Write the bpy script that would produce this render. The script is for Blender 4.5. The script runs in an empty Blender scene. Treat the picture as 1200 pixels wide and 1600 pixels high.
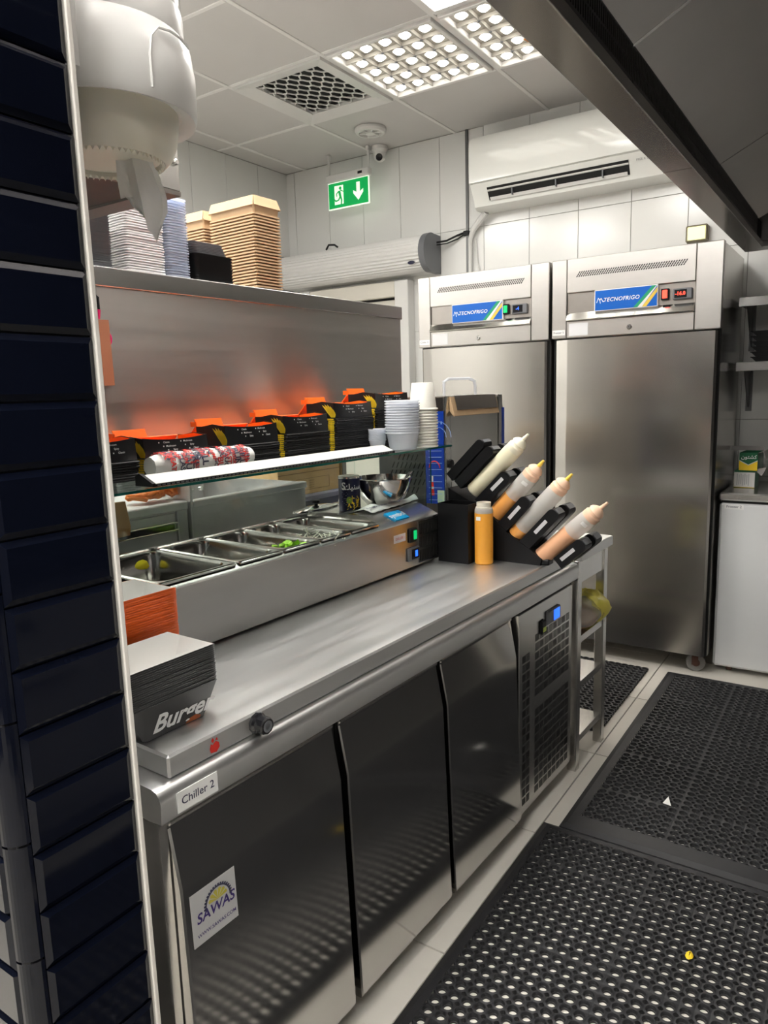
import bpy, bmesh, math, random
from mathutils import Vector, Matrix
R = random.Random(7)
scene = bpy.context.scene
COL = scene.collection
# ---------------------------------------------------------------- camera, world, exposure
CAM_H = 1.406
_y, _p, _r = math.radians(33.86), math.radians(9.3228), math.radians(-1.648)
f_ = Vector((-math.sin(_y)*math.cos(_p), math.cos(_y)*math.cos(_p), -math.sin(_p)))
rt_ = Vector((math.cos(_y), math.sin(_y), 0)); up_ = rt_.cross(f_)
# image axes: x = c*right + s*up ; y(down) measured with the same roll
ax = math.cos(_r)*rt_ + math.sin(_r)*up_
ay = -math.sin(_r)*rt_ + math.cos(_r)*up_
cd = bpy.data.cameras.new('camera'); cam = bpy.data.objects.new('camera', cd); COL.objects.link(cam)
M = Matrix((ax, ay, -f_)).transposed().to_4x4(); M.translation = (0, 0, CAM_H); cam.matrix_world = M
cd.sensor_fit = 'VERTICAL'; cd.sensor_height = 36; cd.lens = 1136.9/1600*36; cd.clip_start = 0.02
scene.camera = cam
w = bpy.data.worlds.new('world'); scene.world = w; w.use_nodes = True
w.node_tree.nodes['Background'].inputs[0].default_value = (.8, .85, .9, 1)
w.node_tree.nodes['Background'].inputs[1].default_value = 0.05
vs = scene.view_settings
scene.display_settings.display_device = 'sRGB'
vs.view_transform = 'Standard'; vs.look = 'None'; vs.gamma = 1; vs.use_curve_mapping = False
vs.exposure = 0.85
LED = 10.0      # radiance of one LED lens
PANEL = 25.0     # radiance of an added, unseen flat light panel
# ---------------------------------------------------------------- frames: room (X right, Y to the back wall) and counter (turned 2.14 deg)
A = math.radians(2.1395); CS, SN = math.cos(A), math.sin(A)
def C(u, v, z=0): return Vector((u*CS + v*SN, -u*SN + v*CS, z))
CE = 2.973; YB = 4.28; XL = -3.64; XR = 1.3; YF = -1.8
# ---------------------------------------------------------------- materials
MATS = {}
def mat(name, col, rough=.5, metal=0., noise=0., nscale=20., bump=0., bscale=60., stretch=(1,1,1), spec=.5, emit=None, estr=0., coat=0., aniso=0., sss=0., alpha=1., trans=0., ior=1.45, rvar=0., bdet=2):
    if name in MATS: return MATS[name]
    m = bpy.data.materials.new(name); m.use_nodes = True; nt = m.node_tree; b = nt.nodes['Principled BSDF']
    b.inputs['Base Color'].default_value = (*col, 1); b.inputs['Roughness'].default_value = rough; b.inputs['Metallic'].default_value = metal
    b.inputs['Specular IOR Level'].default_value = spec; b.inputs['Coat Weight'].default_value = coat; b.inputs['Alpha'].default_value = alpha
    b.inputs['Transmission Weight'].default_value = trans; b.inputs['IOR'].default_value = ior
    if sss: b.inputs['Subsurface Weight'].default_value = sss; b.inputs['Subsurface Radius'].default_value = (.02,.015,.01)
    if emit: b.inputs['Emission Color'].default_value = (*emit, 1); b.inputs['Emission Strength'].default_value = estr
    if aniso:
        b.inputs['Anisotropic'].default_value = abs(aniso)
        t = nt.nodes.new('ShaderNodeTangent'); t.direction_type = 'RADIAL'; t.axis = 'Z'
        nt.links.new(t.outputs[0], b.inputs['Tangent'])
        if aniso < 0: b.inputs['Anisotropic Rotation'].default_value = .25
    if noise or bump or rvar:
        tc = nt.nodes.new('ShaderNodeTexCoord'); mp = nt.nodes.new('ShaderNodeMapping'); mp.inputs['Scale'].default_value = stretch
        nt.links.new(tc.outputs['Object'], mp.inputs['Vector'])
        def nz(s, d=3):
            n = nt.nodes.new('ShaderNodeTexNoise'); n.inputs['Scale'].default_value = s; n.inputs['Detail'].default_value = d
            nt.links.new(mp.outputs[0], n.inputs['Vector']); return n
        if noise:
            n = nz(nscale); mx = nt.nodes.new('ShaderNodeMix'); mx.data_type = 'RGBA'
            mx.inputs[6].default_value = (*[c*(1-noise) for c in col], 1); mx.inputs[7].default_value = (*[min(1, c*(1+noise)) for c in col], 1)
            nt.links.new(n.outputs['Fac'], mx.inputs[0]); nt.links.new(mx.outputs[2], b.inputs['Base Color'])
        if rvar:
            n = nz(nscale*.4, 5); mr = nt.nodes.new('ShaderNodeMapRange'); mr.inputs[1].default_value = .3; mr.inputs[2].default_value = .7
            mr.inputs[3].default_value = max(.02, rough-rvar); mr.inputs[4].default_value = rough+rvar
            nt.links.new(n.outputs['Fac'], mr.inputs[0]); nt.links.new(mr.outputs[0], b.inputs['Roughness'])
        if bump:
            n = nz(bscale, bdet); bp = nt.nodes.new('ShaderNodeBump'); bp.inputs['Strength'].default_value = bump; bp.inputs['Distance'].default_value = .01
            nt.links.new(n.outputs['Fac'], bp.inputs['Height']); nt.links.new(bp.outputs[0], b.inputs['Normal'])
    MATS[name] = m; return m
def glass(name, tint=(.93,.98,.96), rough=.02, refl=1.0, ior=1.5, diffuse=0., dcol=(.9,.93,.97)):
    m = bpy.data.materials.new(name); m.use_nodes = True; nt = m.node_tree; nt.nodes.remove(nt.nodes['Principled BSDF'])
    out = nt.nodes['Material Output']; tr = nt.nodes.new('ShaderNodeBsdfTransparent'); tr.inputs[0].default_value = (*tint, 1)
    gl = nt.nodes.new('ShaderNodeBsdfGlossy'); gl.inputs['Roughness'].default_value = rough
    lw = nt.nodes.new('ShaderNodeLayerWeight'); lw.inputs[0].default_value = .5
    pw = nt.nodes.new('ShaderNodeMath'); pw.operation = 'POWER'; pw.inputs[1].default_value = 5; nt.links.new(lw.outputs['Facing'], pw.inputs[0])
    ml = nt.nodes.new('ShaderNodeMath'); ml.operation = 'MULTIPLY_ADD'; ml.inputs[1].default_value = .9*refl; ml.inputs[2].default_value = .04*refl; nt.links.new(pw.outputs[0], ml.inputs[0])
    mx = nt.nodes.new('ShaderNodeMixShader'); nt.links.new(ml.outputs[0], mx.inputs[0]); nt.links.new(gl.outputs[0], mx.inputs[2])
    src = tr
    if diffuse:
        df = nt.nodes.new('ShaderNodeBsdfDiffuse'); df.inputs[0].default_value = (*dcol, 1)
        tl = nt.nodes.new('ShaderNodeBsdfTranslucent'); tl.inputs[0].default_value = (*dcol, 1)
        m0 = nt.nodes.new('ShaderNodeMixShader'); m0.inputs[0].default_value = .4; nt.links.new(df.outputs[0], m0.inputs[1]); nt.links.new(tl.outputs[0], m0.inputs[2])
        m2 = nt.nodes.new('ShaderNodeMixShader'); m2.inputs[0].default_value = diffuse; nt.links.new(tr.outputs[0], m2.inputs[1]); nt.links.new(m0.outputs[0], m2.inputs[2]); src = m2
    nt.links.new(src.outputs[0], mx.inputs[1]); nt.links.new(mx.outputs[0], out.inputs[0]); MATS[name] = m; return m
# steels (brushed in different directions)
STEEL = mat('brushed_steel', (.62,.61,.59), .27, 1, noise=.035, nscale=70, stretch=(.3,.06,1.))
STEEL_TOP = mat('scratched_worktop_steel', (.74,.74,.73), .42, 1, noise=.035, nscale=60, stretch=(1,.1,1), rvar=.05)
STEEL_DOOR = mat('satin_door_steel', (.50,.49,.475), .125, 1, noise=.03, nscale=60, stretch=(.3,.03,1))
STEEL_PANEL = mat('vertical_glint_steel', (.66,.64,.61), .34, 1, noise=.06, nscale=40, stretch=(1,.03,1), aniso=-.8, rvar=.04)
STEEL_FRIDGE = mat('rippled_fridge_steel', (.54,.52,.49), .22, 1, noise=.03, nscale=12, bump=.6, bscale=2.4, stretch=(.2,.6,2.4), bdet=0)
STEEL_HEAD = mat('fridge_header_steel', (.54,.52,.495), .33, 1, noise=.04, nscale=40, bump=.015, bscale=5, stretch=(.3,1,1))
STEEL_BAND = mat('dark_band_steel', (.36,.335,.31), .32, 1, noise=.05, nscale=40)
STEEL_HOOD = mat('hood_steel', (.52,.495,.48), .36, 1, noise=.07, nscale=5)
STEEL_FLANGE = mat('hood_flange_steel', (.38,.365,.35), .2, 1, noise=.04, nscale=10)
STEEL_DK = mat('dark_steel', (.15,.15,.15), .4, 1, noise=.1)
STEEL_REAR = mat('dull_rear_steel', (.66,.65,.64), .52, 1, noise=.06, nscale=8)
RANGE = mat('added_range_enamel', (.42,.41,.40), .5, 0, noise=.05)
CHROME = mat('polished_steel', (.74,.73,.71), .12, 1)
PANSTEEL = mat('pan_steel', (.62,.61,.58), .16, 1, noise=.06, nscale=15)
BLACK = mat('black_plastic', (.008,.008,.009), .42, spec=.3, noise=.2, nscale=30)
BLACKG = mat('black_gloss_plastic', (.012,.012,.014), .16)
RUBBER = mat('black_rubber', (.022,.022,.024), .50, noise=.25, nscale=30, bump=.05, bscale=300)
GASKET = mat('dark_gap', (.006,.006,.006), .7)
WTILE = mat('white_wall_tile', (.80,.80,.775), .16, noise=.02, nscale=2, bump=.015, bscale=4)
PANELW = mat('white_wall_panel', (.70,.70,.68), .22, noise=.02, nscale=2, bump=.015, bscale=3)
GROUT = mat('grey_grout', (.36,.35,.33), .8, noise=.2)
GROUTB = mat('black_grout', (.05,.05,.055), .6, noise=.3)
BTILE = mat('black_glazed_tile', (.003,.004,.009), .07, noise=.15, nscale=6, bump=.02, bscale=9, spec=.22)
FTILE = mat('beige_floor_tile', (.70,.665,.60), .24, noise=.05, nscale=7, bump=.01, bscale=14)
CEIL = mat('ceiling_panel_paint', (.56,.545,.53), .42, noise=.04, nscale=4, bump=.02, bscale=2)
CGRID = mat('ceiling_grid_paint', (.74,.73,.71), .4, noise=.03)
WHITE = mat('white_plastic', (.66,.655,.635), .3, noise=.02)
WHITEG = mat('white_gloss_plastic', (.72,.725,.69), .12, noise=.015, nscale=3)
CREAM = mat('cream_plastic', (.74,.70,.60), .35, noise=.03, sss=.15)
ENAMEL = mat('white_enamel', (.74,.75,.75), .28, noise=.03, nscale=6, bump=.02, bscale=5)
GREYP = mat('grey_plastic', (.14,.145,.155), .4, noise=.08)
PAPERW = mat('white_paper', (.80,.79,.76), .7, noise=.02)
TISSUE = mat('tissue_paper', (.80,.79,.77), .9, noise=.05, nscale=40, bump=.1, bscale=80, sss=.1)
KRAFT = mat('kraft_card', (.52,.355,.205), .75, noise=.10, nscale=30)
KRAFTE = mat('kraft_shade_and_print', (.30,.18,.09), .85, noise=.15)
ORANGE = mat('orange_card', (1.0,.15,.008), .5, noise=.04)
ORANGEI = mat('orange_inside', (1.0,.17,.01), .45, noise=.04)
CARTB = mat('black_print_card', (.012,.012,.013), .32, noise=.2)
TRAYG = mat('grey_black_card', (.030,.030,.031), .38, noise=.15)
YELL = mat('yellow_print', (1.0,.66,.03), .45, noise=.1, nscale=60)
WPRINT = mat('white_print', (.85,.85,.83), .5)
DPRINT = mat('dark_print', (.05,.05,.09), .6)
RPRINT = mat('red_print', (.65,.03,.02), .5)
GPRINT = mat('green_print', (.01,.12,.05), .45)
BLUE = mat('blue_badge_print', (.0,.11,.50), .3, noise=.04)
BLUEM = mat('blue_machine_print', (.01,.05,.38), .32, noise=.08)
GREENB = mat('badge_green_stripe', (.01,.30,.14), .4)
SILVB = mat('badge_silver_stripe', (.75,.75,.74), .3)
GOLDB = mat('badge_gold_stripe', (.72,.50,.06), .4)
CYANL = mat('light_blue_badge', (.0,.30,.62), .3)
LEDM = mat('led_lens', (1,1,1), .4, emit=(1,.955,.87), estr=LED)
PANM = mat('fill_light_diffuser', (1,1,1), .4, emit=(1,.975,.93), estr=PANEL)
PANV = mat('light_diffuser_dim', (1,1,1), .4, emit=(1,.975,.93), estr=9.0)
LPLATE = mat('light_reflector', (.40,.38,.34), .3, noise=.03)
EXITG = mat('exit_green_backlit', (.0,.25,.06), .4, emit=(.0,.26,.05), estr=.55)
EXITW = mat('exit_white_backlit', (.8,.85,.8), .4, emit=(.72,.85,.66), estr=.45)
YLED = mat('yellow_lamp', (.8,.8,.4), .4, emit=(.80,.80,.35), estr=.7)
REDL = mat('red_lit', (.8,.05,.02), .4, emit=(1,.05,.03), estr=1.6)
GRNL = mat('green_lit', (.0,.4,.1), .4, emit=(0,.5,.15), estr=.5)
BLUL = mat('blue_lit', (.02,.1,.9), .4, emit=(.02,.12,1), estr=1.1)
GLASS = glass('shelf_glass'); GEDGE = mat('glass_edge', (.01,.10,.08), .15, spec=.6)
SMOKE = glass('translucent_cover', (.82,.82,.81), .12, .9, diffuse=.55, dcol=(.78,.77,.75))
CLEARP = glass('clear_plastic', (.90,.93,.96), .1, 1., diffuse=.30, dcol=(.80,.86,.94))
CLEARL = glass('frosted_plastic', (.88,.91,.96), .2, .8, diffuse=.60, dcol=(.82,.86,.95))
CLEARD = glass('milky_clear_plastic', (.97,.98,1.0), .15, .6, diffuse=.75, dcol=(.93,.95,.99))
BOTTLE = glass('bottle_plastic', (.95,.94,.92), .25, .7, diffuse=.70, dcol=(.90,.88,.84))
LETT = mat('lettuce', (.35,.62,.06), .5, noise=.45, nscale=50, sss=.15)
GRATED = mat('grated_pale', (.78,.80,.68), .6, noise=.1)
ROPE = mat('orange_rope', (.85,.25,.05), .75, noise=.25, nscale=70)
BROWNP = mat('copper_card', (.46,.20,.11), .55, noise=.08)
AMBER = mat('amber_wood', (.36,.19,.05), .4, noise=.2)
MAYO = mat('mayo_sauce', (.86,.80,.58), .4, noise=.03)
SAUCE = mat('orange_sauce', (.90,.40,.10), .4, noise=.06)
PINKS = mat('pink_sauce', (.88,.48,.28), .4, noise=.06)
CAPY = mat('yellow_cap', (.92,.62,.10), .4); CAPP = mat('peach_cap', (.90,.60,.42), .45); CAPC = mat('cream_cap', (.88,.84,.66), .4)
PINK = mat('pink_grip', (.70,.01,.14), .4)
CUPP = mat('paper_cup', (.84,.82,.75), .55, noise=.02)
WHT = mat('white_foam', (.93,.91,.91), .5, noise=.02)
BREAD = mat('bread', (.62,.40,.24), .8, noise=.15, nscale=18)
WOODB = mat('beige_lintel', (.62,.59,.52), .5, noise=.12, nscale=4, stretch=(.3,1,3))
NAVY = mat('navy_label', (.012,.014,.045), .3)
PURP = mat('grey_crate_plastic', (.10,.10,.13), .4, noise=.1); PURPL = mat('pale_crate_lid', (.36,.35,.45), .4)
CASTR = mat('castor_rubber', (.22,.21,.20), .6, noise=.1); RUST = mat('rusty_metal', (.12,.06,.045), .6, .5, noise=.3)
# ---------------------------------------------------------------- mesh builder
class MB:
    def __init__(s): s.v = []; s.f = []; s.m = []
    def add(s, v, f, m=0):
        o = len(s.v); s.v += [tuple(p) for p in v]; s.f += [tuple(i+o for i in q) for q in f]; s.m += [m]*len(f); return s
    def quad(s, a, b, c, d, m=0): return s.add([a,b,c,d], [(0,1,2,3)], m)
    def box(s, x0, y0, z0, x1, y1, z1, m=0, b=0.):
        if x0 > x1: x0, x1 = x1, x0
        if y0 > y1: y0, y1 = y1, y0
        if z0 > z1: z0, z1 = z1, z0
        b = min(b, .45*(x1-x0), .45*(y1-y0), .45*(z1-z0))
        if b <= 0:
            v = [(x,y,z) for z in (z0,z1) for y in (y0,y1) for x in (x0,x1)]
            return s.add(v, [(0,2,3,1),(4,5,7,6),(0,1,5,4),(2,6,7,3),(0,4,6,2),(1,3,7,5)], m)
        X, Y, Z = (x0,x1), (y0,y1), (z0,z1); v = []; ix = {}
        for i in (0,1):
            for j in (0,1):
                for k in (0,1):
                    p = [X[i],Y[j],Z[k]]; sg = [(1,-1)[i],(1,-1)[j],(1,-1)[k]]
                    for a in range(3):
                        q = [p[c] + (0 if c == a else sg[c]*b) for c in range(3)]; ix[i,j,k,a] = len(v); v.append(q)
        f = []
        for a in range(3):
            o = [c for c in range(3) if c != a]
            for e in (0,1):
                loop = []
                for (g,h) in ((0,0),(1,0),(1,1),(0,1)):
                    t = [0,0,0]; t[a] = e; t[o[0]] = g; t[o[1]] = h; loop.append(ix[t[0],t[1],t[2],a])
                f.append(loop)
        for a in range(3):   # edges along axis a
            o = [c for c in range(3) if c != a]
            for g in (0,1):
                for h in (0,1):
                    t0 = [0,0,0]; t0[o[0]] = g; t0[o[1]] = h; t1 = t0[:]; t1[a] = 1
                    f.append([ix[(*t0,o[0])], ix[(*t1,o[0])], ix[(*t1,o[1])], ix[(*t0,o[1])]])
        for i in (0,1):
            for j in (0,1):
                for k in (0,1): f.append([ix[i,j,k,a] for a in range(3)])
        return s.add(v, f, m)
    def prism(s, poly, axis, a, b, m=0):
        n = len(poly)
        def P(p, t): return (t,p[0],p[1]) if axis == 'x' else (p[0],t,p[1]) if axis == 'y' else (p[0],p[1],t)
        v = [P(p,a) for p in poly] + [P(p,b) for p in poly]
        f = [tuple(range(n))[::-1], tuple(range(n,2*n))] + [(i,(i+1)%n,n+(i+1)%n,n+i) for i in range(n)]
        return s.add(v, f, m)
    def lathe(s, prof, n=24, c=(0,0,0), m=0, mx=None, sx=1., sy=1.):
        v = []; f = []
        for r, z in prof:
            for i in range(n):
                t = 2*math.pi*i/n; p = Vector((r*math.cos(t)*sx, r*math.sin(t)*sy, z))
                v.append((mx @ p) if mx else p + Vector(c))
        for k in range(len(prof)-1):
            for i in range(n):
                j = (i+1) % n; f.append((k*n+i, k*n+j, (k+1)*n+j, (k+1)*n+i))
        if prof[0][0] > 1e-6: f.append(tuple(range(n))[::-1])
        if prof[-1][0] > 1e-6: f.append(tuple((len(prof)-1)*n+i for i in range(n)))
        return s.add(v, f, m)
    def tube(s, pts, r, n=8, m=0):
        pts = [Vector(p) for p in pts]; rr = r if isinstance(r, (list,tuple)) else [r]*len(pts); v = []; f = []
        nrm = None
        for i, p in enumerate(pts):
            d = (pts[min(i+1,len(pts)-1)] - pts[max(i-1,0)]).normalized()
            if nrm is None: nrm = d.orthogonal().normalized()
            nrm = (nrm - d*nrm.dot(d)).normalized(); b = d.cross(nrm)
            for k in range(n):
                t = 2*math.pi*k/n; v.append(p + (nrm*math.cos(t) + b*math.sin(t))*rr[i])
        for i in range(len(pts)-1):
            for k in range(n):
                j = (k+1) % n; f.append((i*n+k, i*n+j, (i+1)*n+j, (i+1)*n+k))
        f.append(tuple(range(n))[::-1]); f.append(tuple((len(pts)-1)*n+k for k in range(n)))
        return s.add(v, f, m)
    def xf(s, fn): s.v = [tuple(fn(Vector(p))) for p in s.v]; return s
    def join(s, o, m=None):
        k = len(s.v); s.v += o.v; s.f += [tuple(i+k for i in q) for q in o.f]; s.m += (o.m if m is None else [m]*len(o.f)); return s
BASE = {}
def mesh(name, mb, mats, base=(0,0,0), smooth=30, recalc=True):
    me = bpy.data.meshes.new(name); bx, by, bz = base
    me.from_pydata([(p[0]-bx, p[1]-by, p[2]-bz) for p in mb.v], [], mb.f)
    mats = mats if isinstance(mats, (list,tuple)) else [mats]
    for m in mats: me.materials.append(m)
    if len(mats) > 1: me.polygons.foreach_set('material_index', mb.m)
    if recalc:
        bm = bmesh.new(); bm.from_mesh(me); bmesh.ops.recalc_face_normals(bm, faces=bm.faces); bm.to_mesh(me); bm.free()
    if smooth:
        me.polygons.foreach_set('use_smooth', [True]*len(me.polygons)); me.set_sharp_from_angle(angle=math.radians(smooth))
    me.update(); return me
def tag(o, label, cat, group=None, kind=None):
    if label: o['label'] = label
    if cat: o['category'] = cat
    if group: o['group'] = group
    if kind: o['kind'] = kind
    return o
def thing(name, label, cat, base, fr='R', rot=0., group=None):
    o = bpy.data.objects.new(name, None); COL.objects.link(o); o.empty_display_size = .05
    o.location = C(*base) if fr == 'C' else Vector(base); o.rotation_euler = (0, 0, (-A if fr == 'C' else 0) + rot)
    BASE[o] = tuple(base); return tag(o, label, cat, group)
def part(name, mb, mats, parent, label=None, smooth=30, local=False, kind=None):
    base = (0,0,0) if local else BASE.get(parent, (0,0,0))
    o = bpy.data.objects.new(name, mesh(name, mb, mats, base, smooth)); COL.objects.link(o); o.parent = parent; BASE[o] = base
    if label: o['label'] = label
    if kind: o['kind'] = kind
    return o
def single(name, mb, mats, label, cat, base, fr='R', group=None, smooth=30, local=False, rot=0., kind=None):
    o = bpy.data.objects.new(name, mesh(name, mb, mats, (0,0,0) if local else base, smooth)); COL.objects.link(o)
    o.location = C(*base) if fr == 'C' else Vector(base); o.rotation_euler = (0, 0, (-A if fr == 'C' else 0) + rot)
    BASE[o] = tuple(base); return tag(o, label, cat, group, kind)
def struct(name, mb, mats, base=(0,0,0)):
    o = bpy.data.objects.new(name, mesh(name, mb, mats, base)); COL.objects.link(o); o.location = base; o['kind'] = 'structure'; BASE[o] = tuple(base); return o
def dup(o, loc=None, rotz=None, label=None, group=None, parent=None):
    c = o.copy(); COL.objects.link(c); c.parent = parent
    if loc is not None: c.location = loc
    if rotz is not None: c.rotation_euler = (0,0,rotz)
    if label: c['label'] = label
    if group: c['group'] = group
    for ch in o.children: dup(ch, parent=c)
    return c
def inst(name, me, parent, loc, rot=(0,0,0)):
    o = bpy.data.objects.new(name, me); COL.objects.link(o); o.parent = parent; o.location = loc; o.rotation_euler = rot; return o
_TX = {}
def text(mb, s, org, xd, yd, size, m=0, align='CENTER', shear=0., bold=0., space=1.):
    key = (s, align, shear, bold, space)
    if key not in _TX:
        cu = bpy.data.curves.new('txt', 'FONT'); cu.body = s; cu.align_x = align; cu.align_y = 'CENTER'; cu.shear = shear; cu.offset = bold
        cu.space_character = space; cu.resolution_u = 3
        ob = bpy.data.objects.new('txt', cu); COL.objects.link(ob); dg = bpy.context.evaluated_depsgraph_get()
        me = bpy.data.meshes.new_from_object(ob.evaluated_get(dg)); _TX[key] = ([tuple(v.co) for v in me.vertices], [tuple(p.vertices) for p in me.polygons])
        bpy.data.objects.remove(ob); bpy.data.curves.remove(cu); bpy.data.meshes.remove(me)
    v, f = _TX[key]; o = Vector(org); xd = Vector(xd); yd = Vector(yd)
    return mb.add([o + xd*p[0]*size + yd*p[1]*size for p in v], f, m)
ORD = ['topmost','second','third','fourth','fifth','sixth','seventh','eighth','ninth','tenth','eleventh','twelfth'] + [str(k)+'th' for k in range(13,100)]
def ordl(item, k, n, where):
    i = n-1-k
    return ('topmost ' + item + ', on ' + where) if i == 0 else ('lowest ' + item + ', at the foot of ' + where) if k == 0 else item + ', ' + (ORD[i] if i < 20 else str(i+1) + ('st' if (i+1) % 10 == 1 else 'nd' if (i+1) % 10 == 2 else 'rd' if (i+1) % 10 == 3 else 'th')) + ' from the top of ' + where
X_, Y_, Z_ = Vector((1,0,0)), Vector((0,1,0)), Vector((0,0,1))
# ================================================================ SETTING
def tile_mesh(name, w, h, d, gap, bev, m, plane):
    b = MB()
    if plane == 'z': b.box(gap/2, gap/2, -d, w-gap/2, h-gap/2, 0, 0, bev)
    elif plane == 'y': b.box(gap/2, -d, gap/2, w-gap/2, 0, h-gap/2, 0, bev)     # faces -Y
    else: b.box(0, gap/2, gap/2, d, w-gap/2, h-gap/2, 0, bev)                    # faces +X
    return mesh(name, b, m, smooth=0)
fl = struct('floor', MB().box(XL, YF, -.05, XR, YB, -.007), GROUT)
ft = tile_mesh('floor_tile', .6, .6, .008, .005, .0012, FTILE, 'z')
for i in range(-5, 4):
    for j in range(-6, 5):
        x, y = -.81 + .6*i, 1.427 + .6*j
        if x < XL-.01 or x+.6 > XR+.1 or y < YF-.4 or y > YB-.05: continue
        if x+.6 > XR or y+.6 > YB or y < YF or x < XL:
            b = MB().box(max(x,XL)+.0025, max(y,YF)+.0025, -.008, min(x+.6,XR)-.0025, min(y+.6,YB)-.0025, 0, 0, .0012)
            part('floor_tile', b, FTILE, fl)
        else: inst('floor_tile', ft, fl, (x, y, 0))
wb = struct('wall_back', MB().box(XL, YB, 0, XR, YB+.1, CE+.1).box(-2.66, YB-.0, 0, -2.60, YB+.001, 2.1), GROUT)
wt = tile_mesh('wall_tile', .297, .297, .006, .003, .001, WTILE, 'y')
xs = [-2.067 + .297*i for i in range(0, 11)]
for i, x in enumerate(xs):
    for j in range(-9, 3):
        z = 2.40 + .297*j
        if z < -.3 or x+.297 > XR+.05: continue
        h = min(z+.297, CE) ; 
        if z < 0 or z+.297 > CE or x+.297 > XR:
            part('wall_tile', MB().box(x+.0015, YB-.006, max(z,0)+.0015, min(x+.2955,XR), YB, h-.0015, 0, .001), WTILE, wb, smooth=0)
        else: inst('wall_tile', wt, wb, (x, YB, z))
px = [-3.64, -3.559, -3.255, -2.965, -2.67, -2.372, -2.174, -2.067]
for i in range(len(px)-1):
    zz = [0, .6, 1.2, 1.8, 2.40, CE]
    for k in range(5):
        if px[i] > -3.5 and px[i+1] < -2.6 and k < 3: continue          # door opening
        z0 = 2.12 if (px[i] > -3.5 and px[i+1] < -2.6 and k == 3) else zz[k]
        part('wall_panel', MB().box(px[i]+.0015, YB-.006, z0+.001, px[i+1]-.0015, YB, zz[k+1]-.001, 0, .001), PANELW, wb, smooth=0)
wl = struct('wall_left', MB().box(XL-.1, YF, 0, XL, YB, CE+.1), GROUT)
for i in range(14):
    y0 = 4.28 - .305*(i+1)
    for k in range(5):
        part('wall_panel', MB().box(XL, y0+.0015, zz[k]+.001, XL+.006, y0+.3035, zz[k+1]-.001, 0, .001), PANELW, wl, smooth=0)
struct('wall_right', MB().box(XR, YF, 0, XR+.1, YB, CE+.1), mat('dark_clad_wall', (.09,.088,.088), .5, 0, noise=.05, spec=.2))
struct('wall_front', MB().box(XL, YF-.1, 0, XR, YF, CE+.1), mat('dark_tiled_wall', (.03,.03,.033), .25, noise=.1))
struct('trim_1', MB().box(-2.183, YB-.02, 0, -2.168, YB-.006, CE), STEEL_DK)
# door under the air curtain
d1 = struct('door_1', MB().box(-3.40, 4.24, .005, -2.68, 4.275, 2.02, 0, .004), WOODB)
part('door_frame', MB().box(-2.68, 4.19, 0, -2.575, 4.274, 2.13, 0, .004).box(-3.46, 4.19, 0, -3.40, 4.274, 2.13, 0, .004), WHITE, d1)
part('lintel', MB().box(-3.40, 4.195, 2.03, -2.68, 4.274, 2.13, 0, .004), WOODB, d1)
part('gap', MB().box(-3.40, 4.235, 2.015, -2.68, 4.274, 2.03), GASKET, d1)
# ceiling
ce = struct('ceiling', MB().box(XL, YF, CE+.06, XR, YB, CE+.12), CEIL)
GX = [XL, -3.46, -2.86, -2.26, -1.66, -1.06, -.46, .14, .74, XR]
GY = [YF, -1.255, -.655, -.055, .545, 1.145, 1.745, 2.345, 2.945, 3.604, YB]
for x in GX[1:-1]: part('grid_bar', MB().box(x-.011, YF, CE-.002, x+.011, YB, CE+.02, 0, .002), CGRID, ce)
for i in range(len(GX)-1):
    for y in GY[1:-1]: part('grid_bar', MB().box(GX[i]+.0112, y-.011, CE-.0015, GX[i+1]-.0112, y+.011, CE+.02, 0, .002), CGRID, ce)
def cell(i, j): return GX[i], GX[i+1], GY[j], GY[j+1]
LEDC = [(3,8),(4,8)]; FLATC = [(4,7),(4,5),(2,4),(5,3),(4,2),(1,5),(5,1),(7,2),(6,1)]; VENTC = [(2,8)]  # first flat light is visible; the rest are unseen, added to brighten
for i in range(len(GX)-1):
    for j in range(len(GY)-1):
        if (i,j) in LEDC+FLATC+VENTC: continue
        x0,x1,y0,y1 = cell(i,j); t = R.uniform(-.0015,.002)
        part('ceiling_tile', MB().box(x0+.003, y0+.003, CE+.003+t, x1-.003, y1-.003, CE+.014+t, 0, .001), CEIL, ce)
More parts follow.
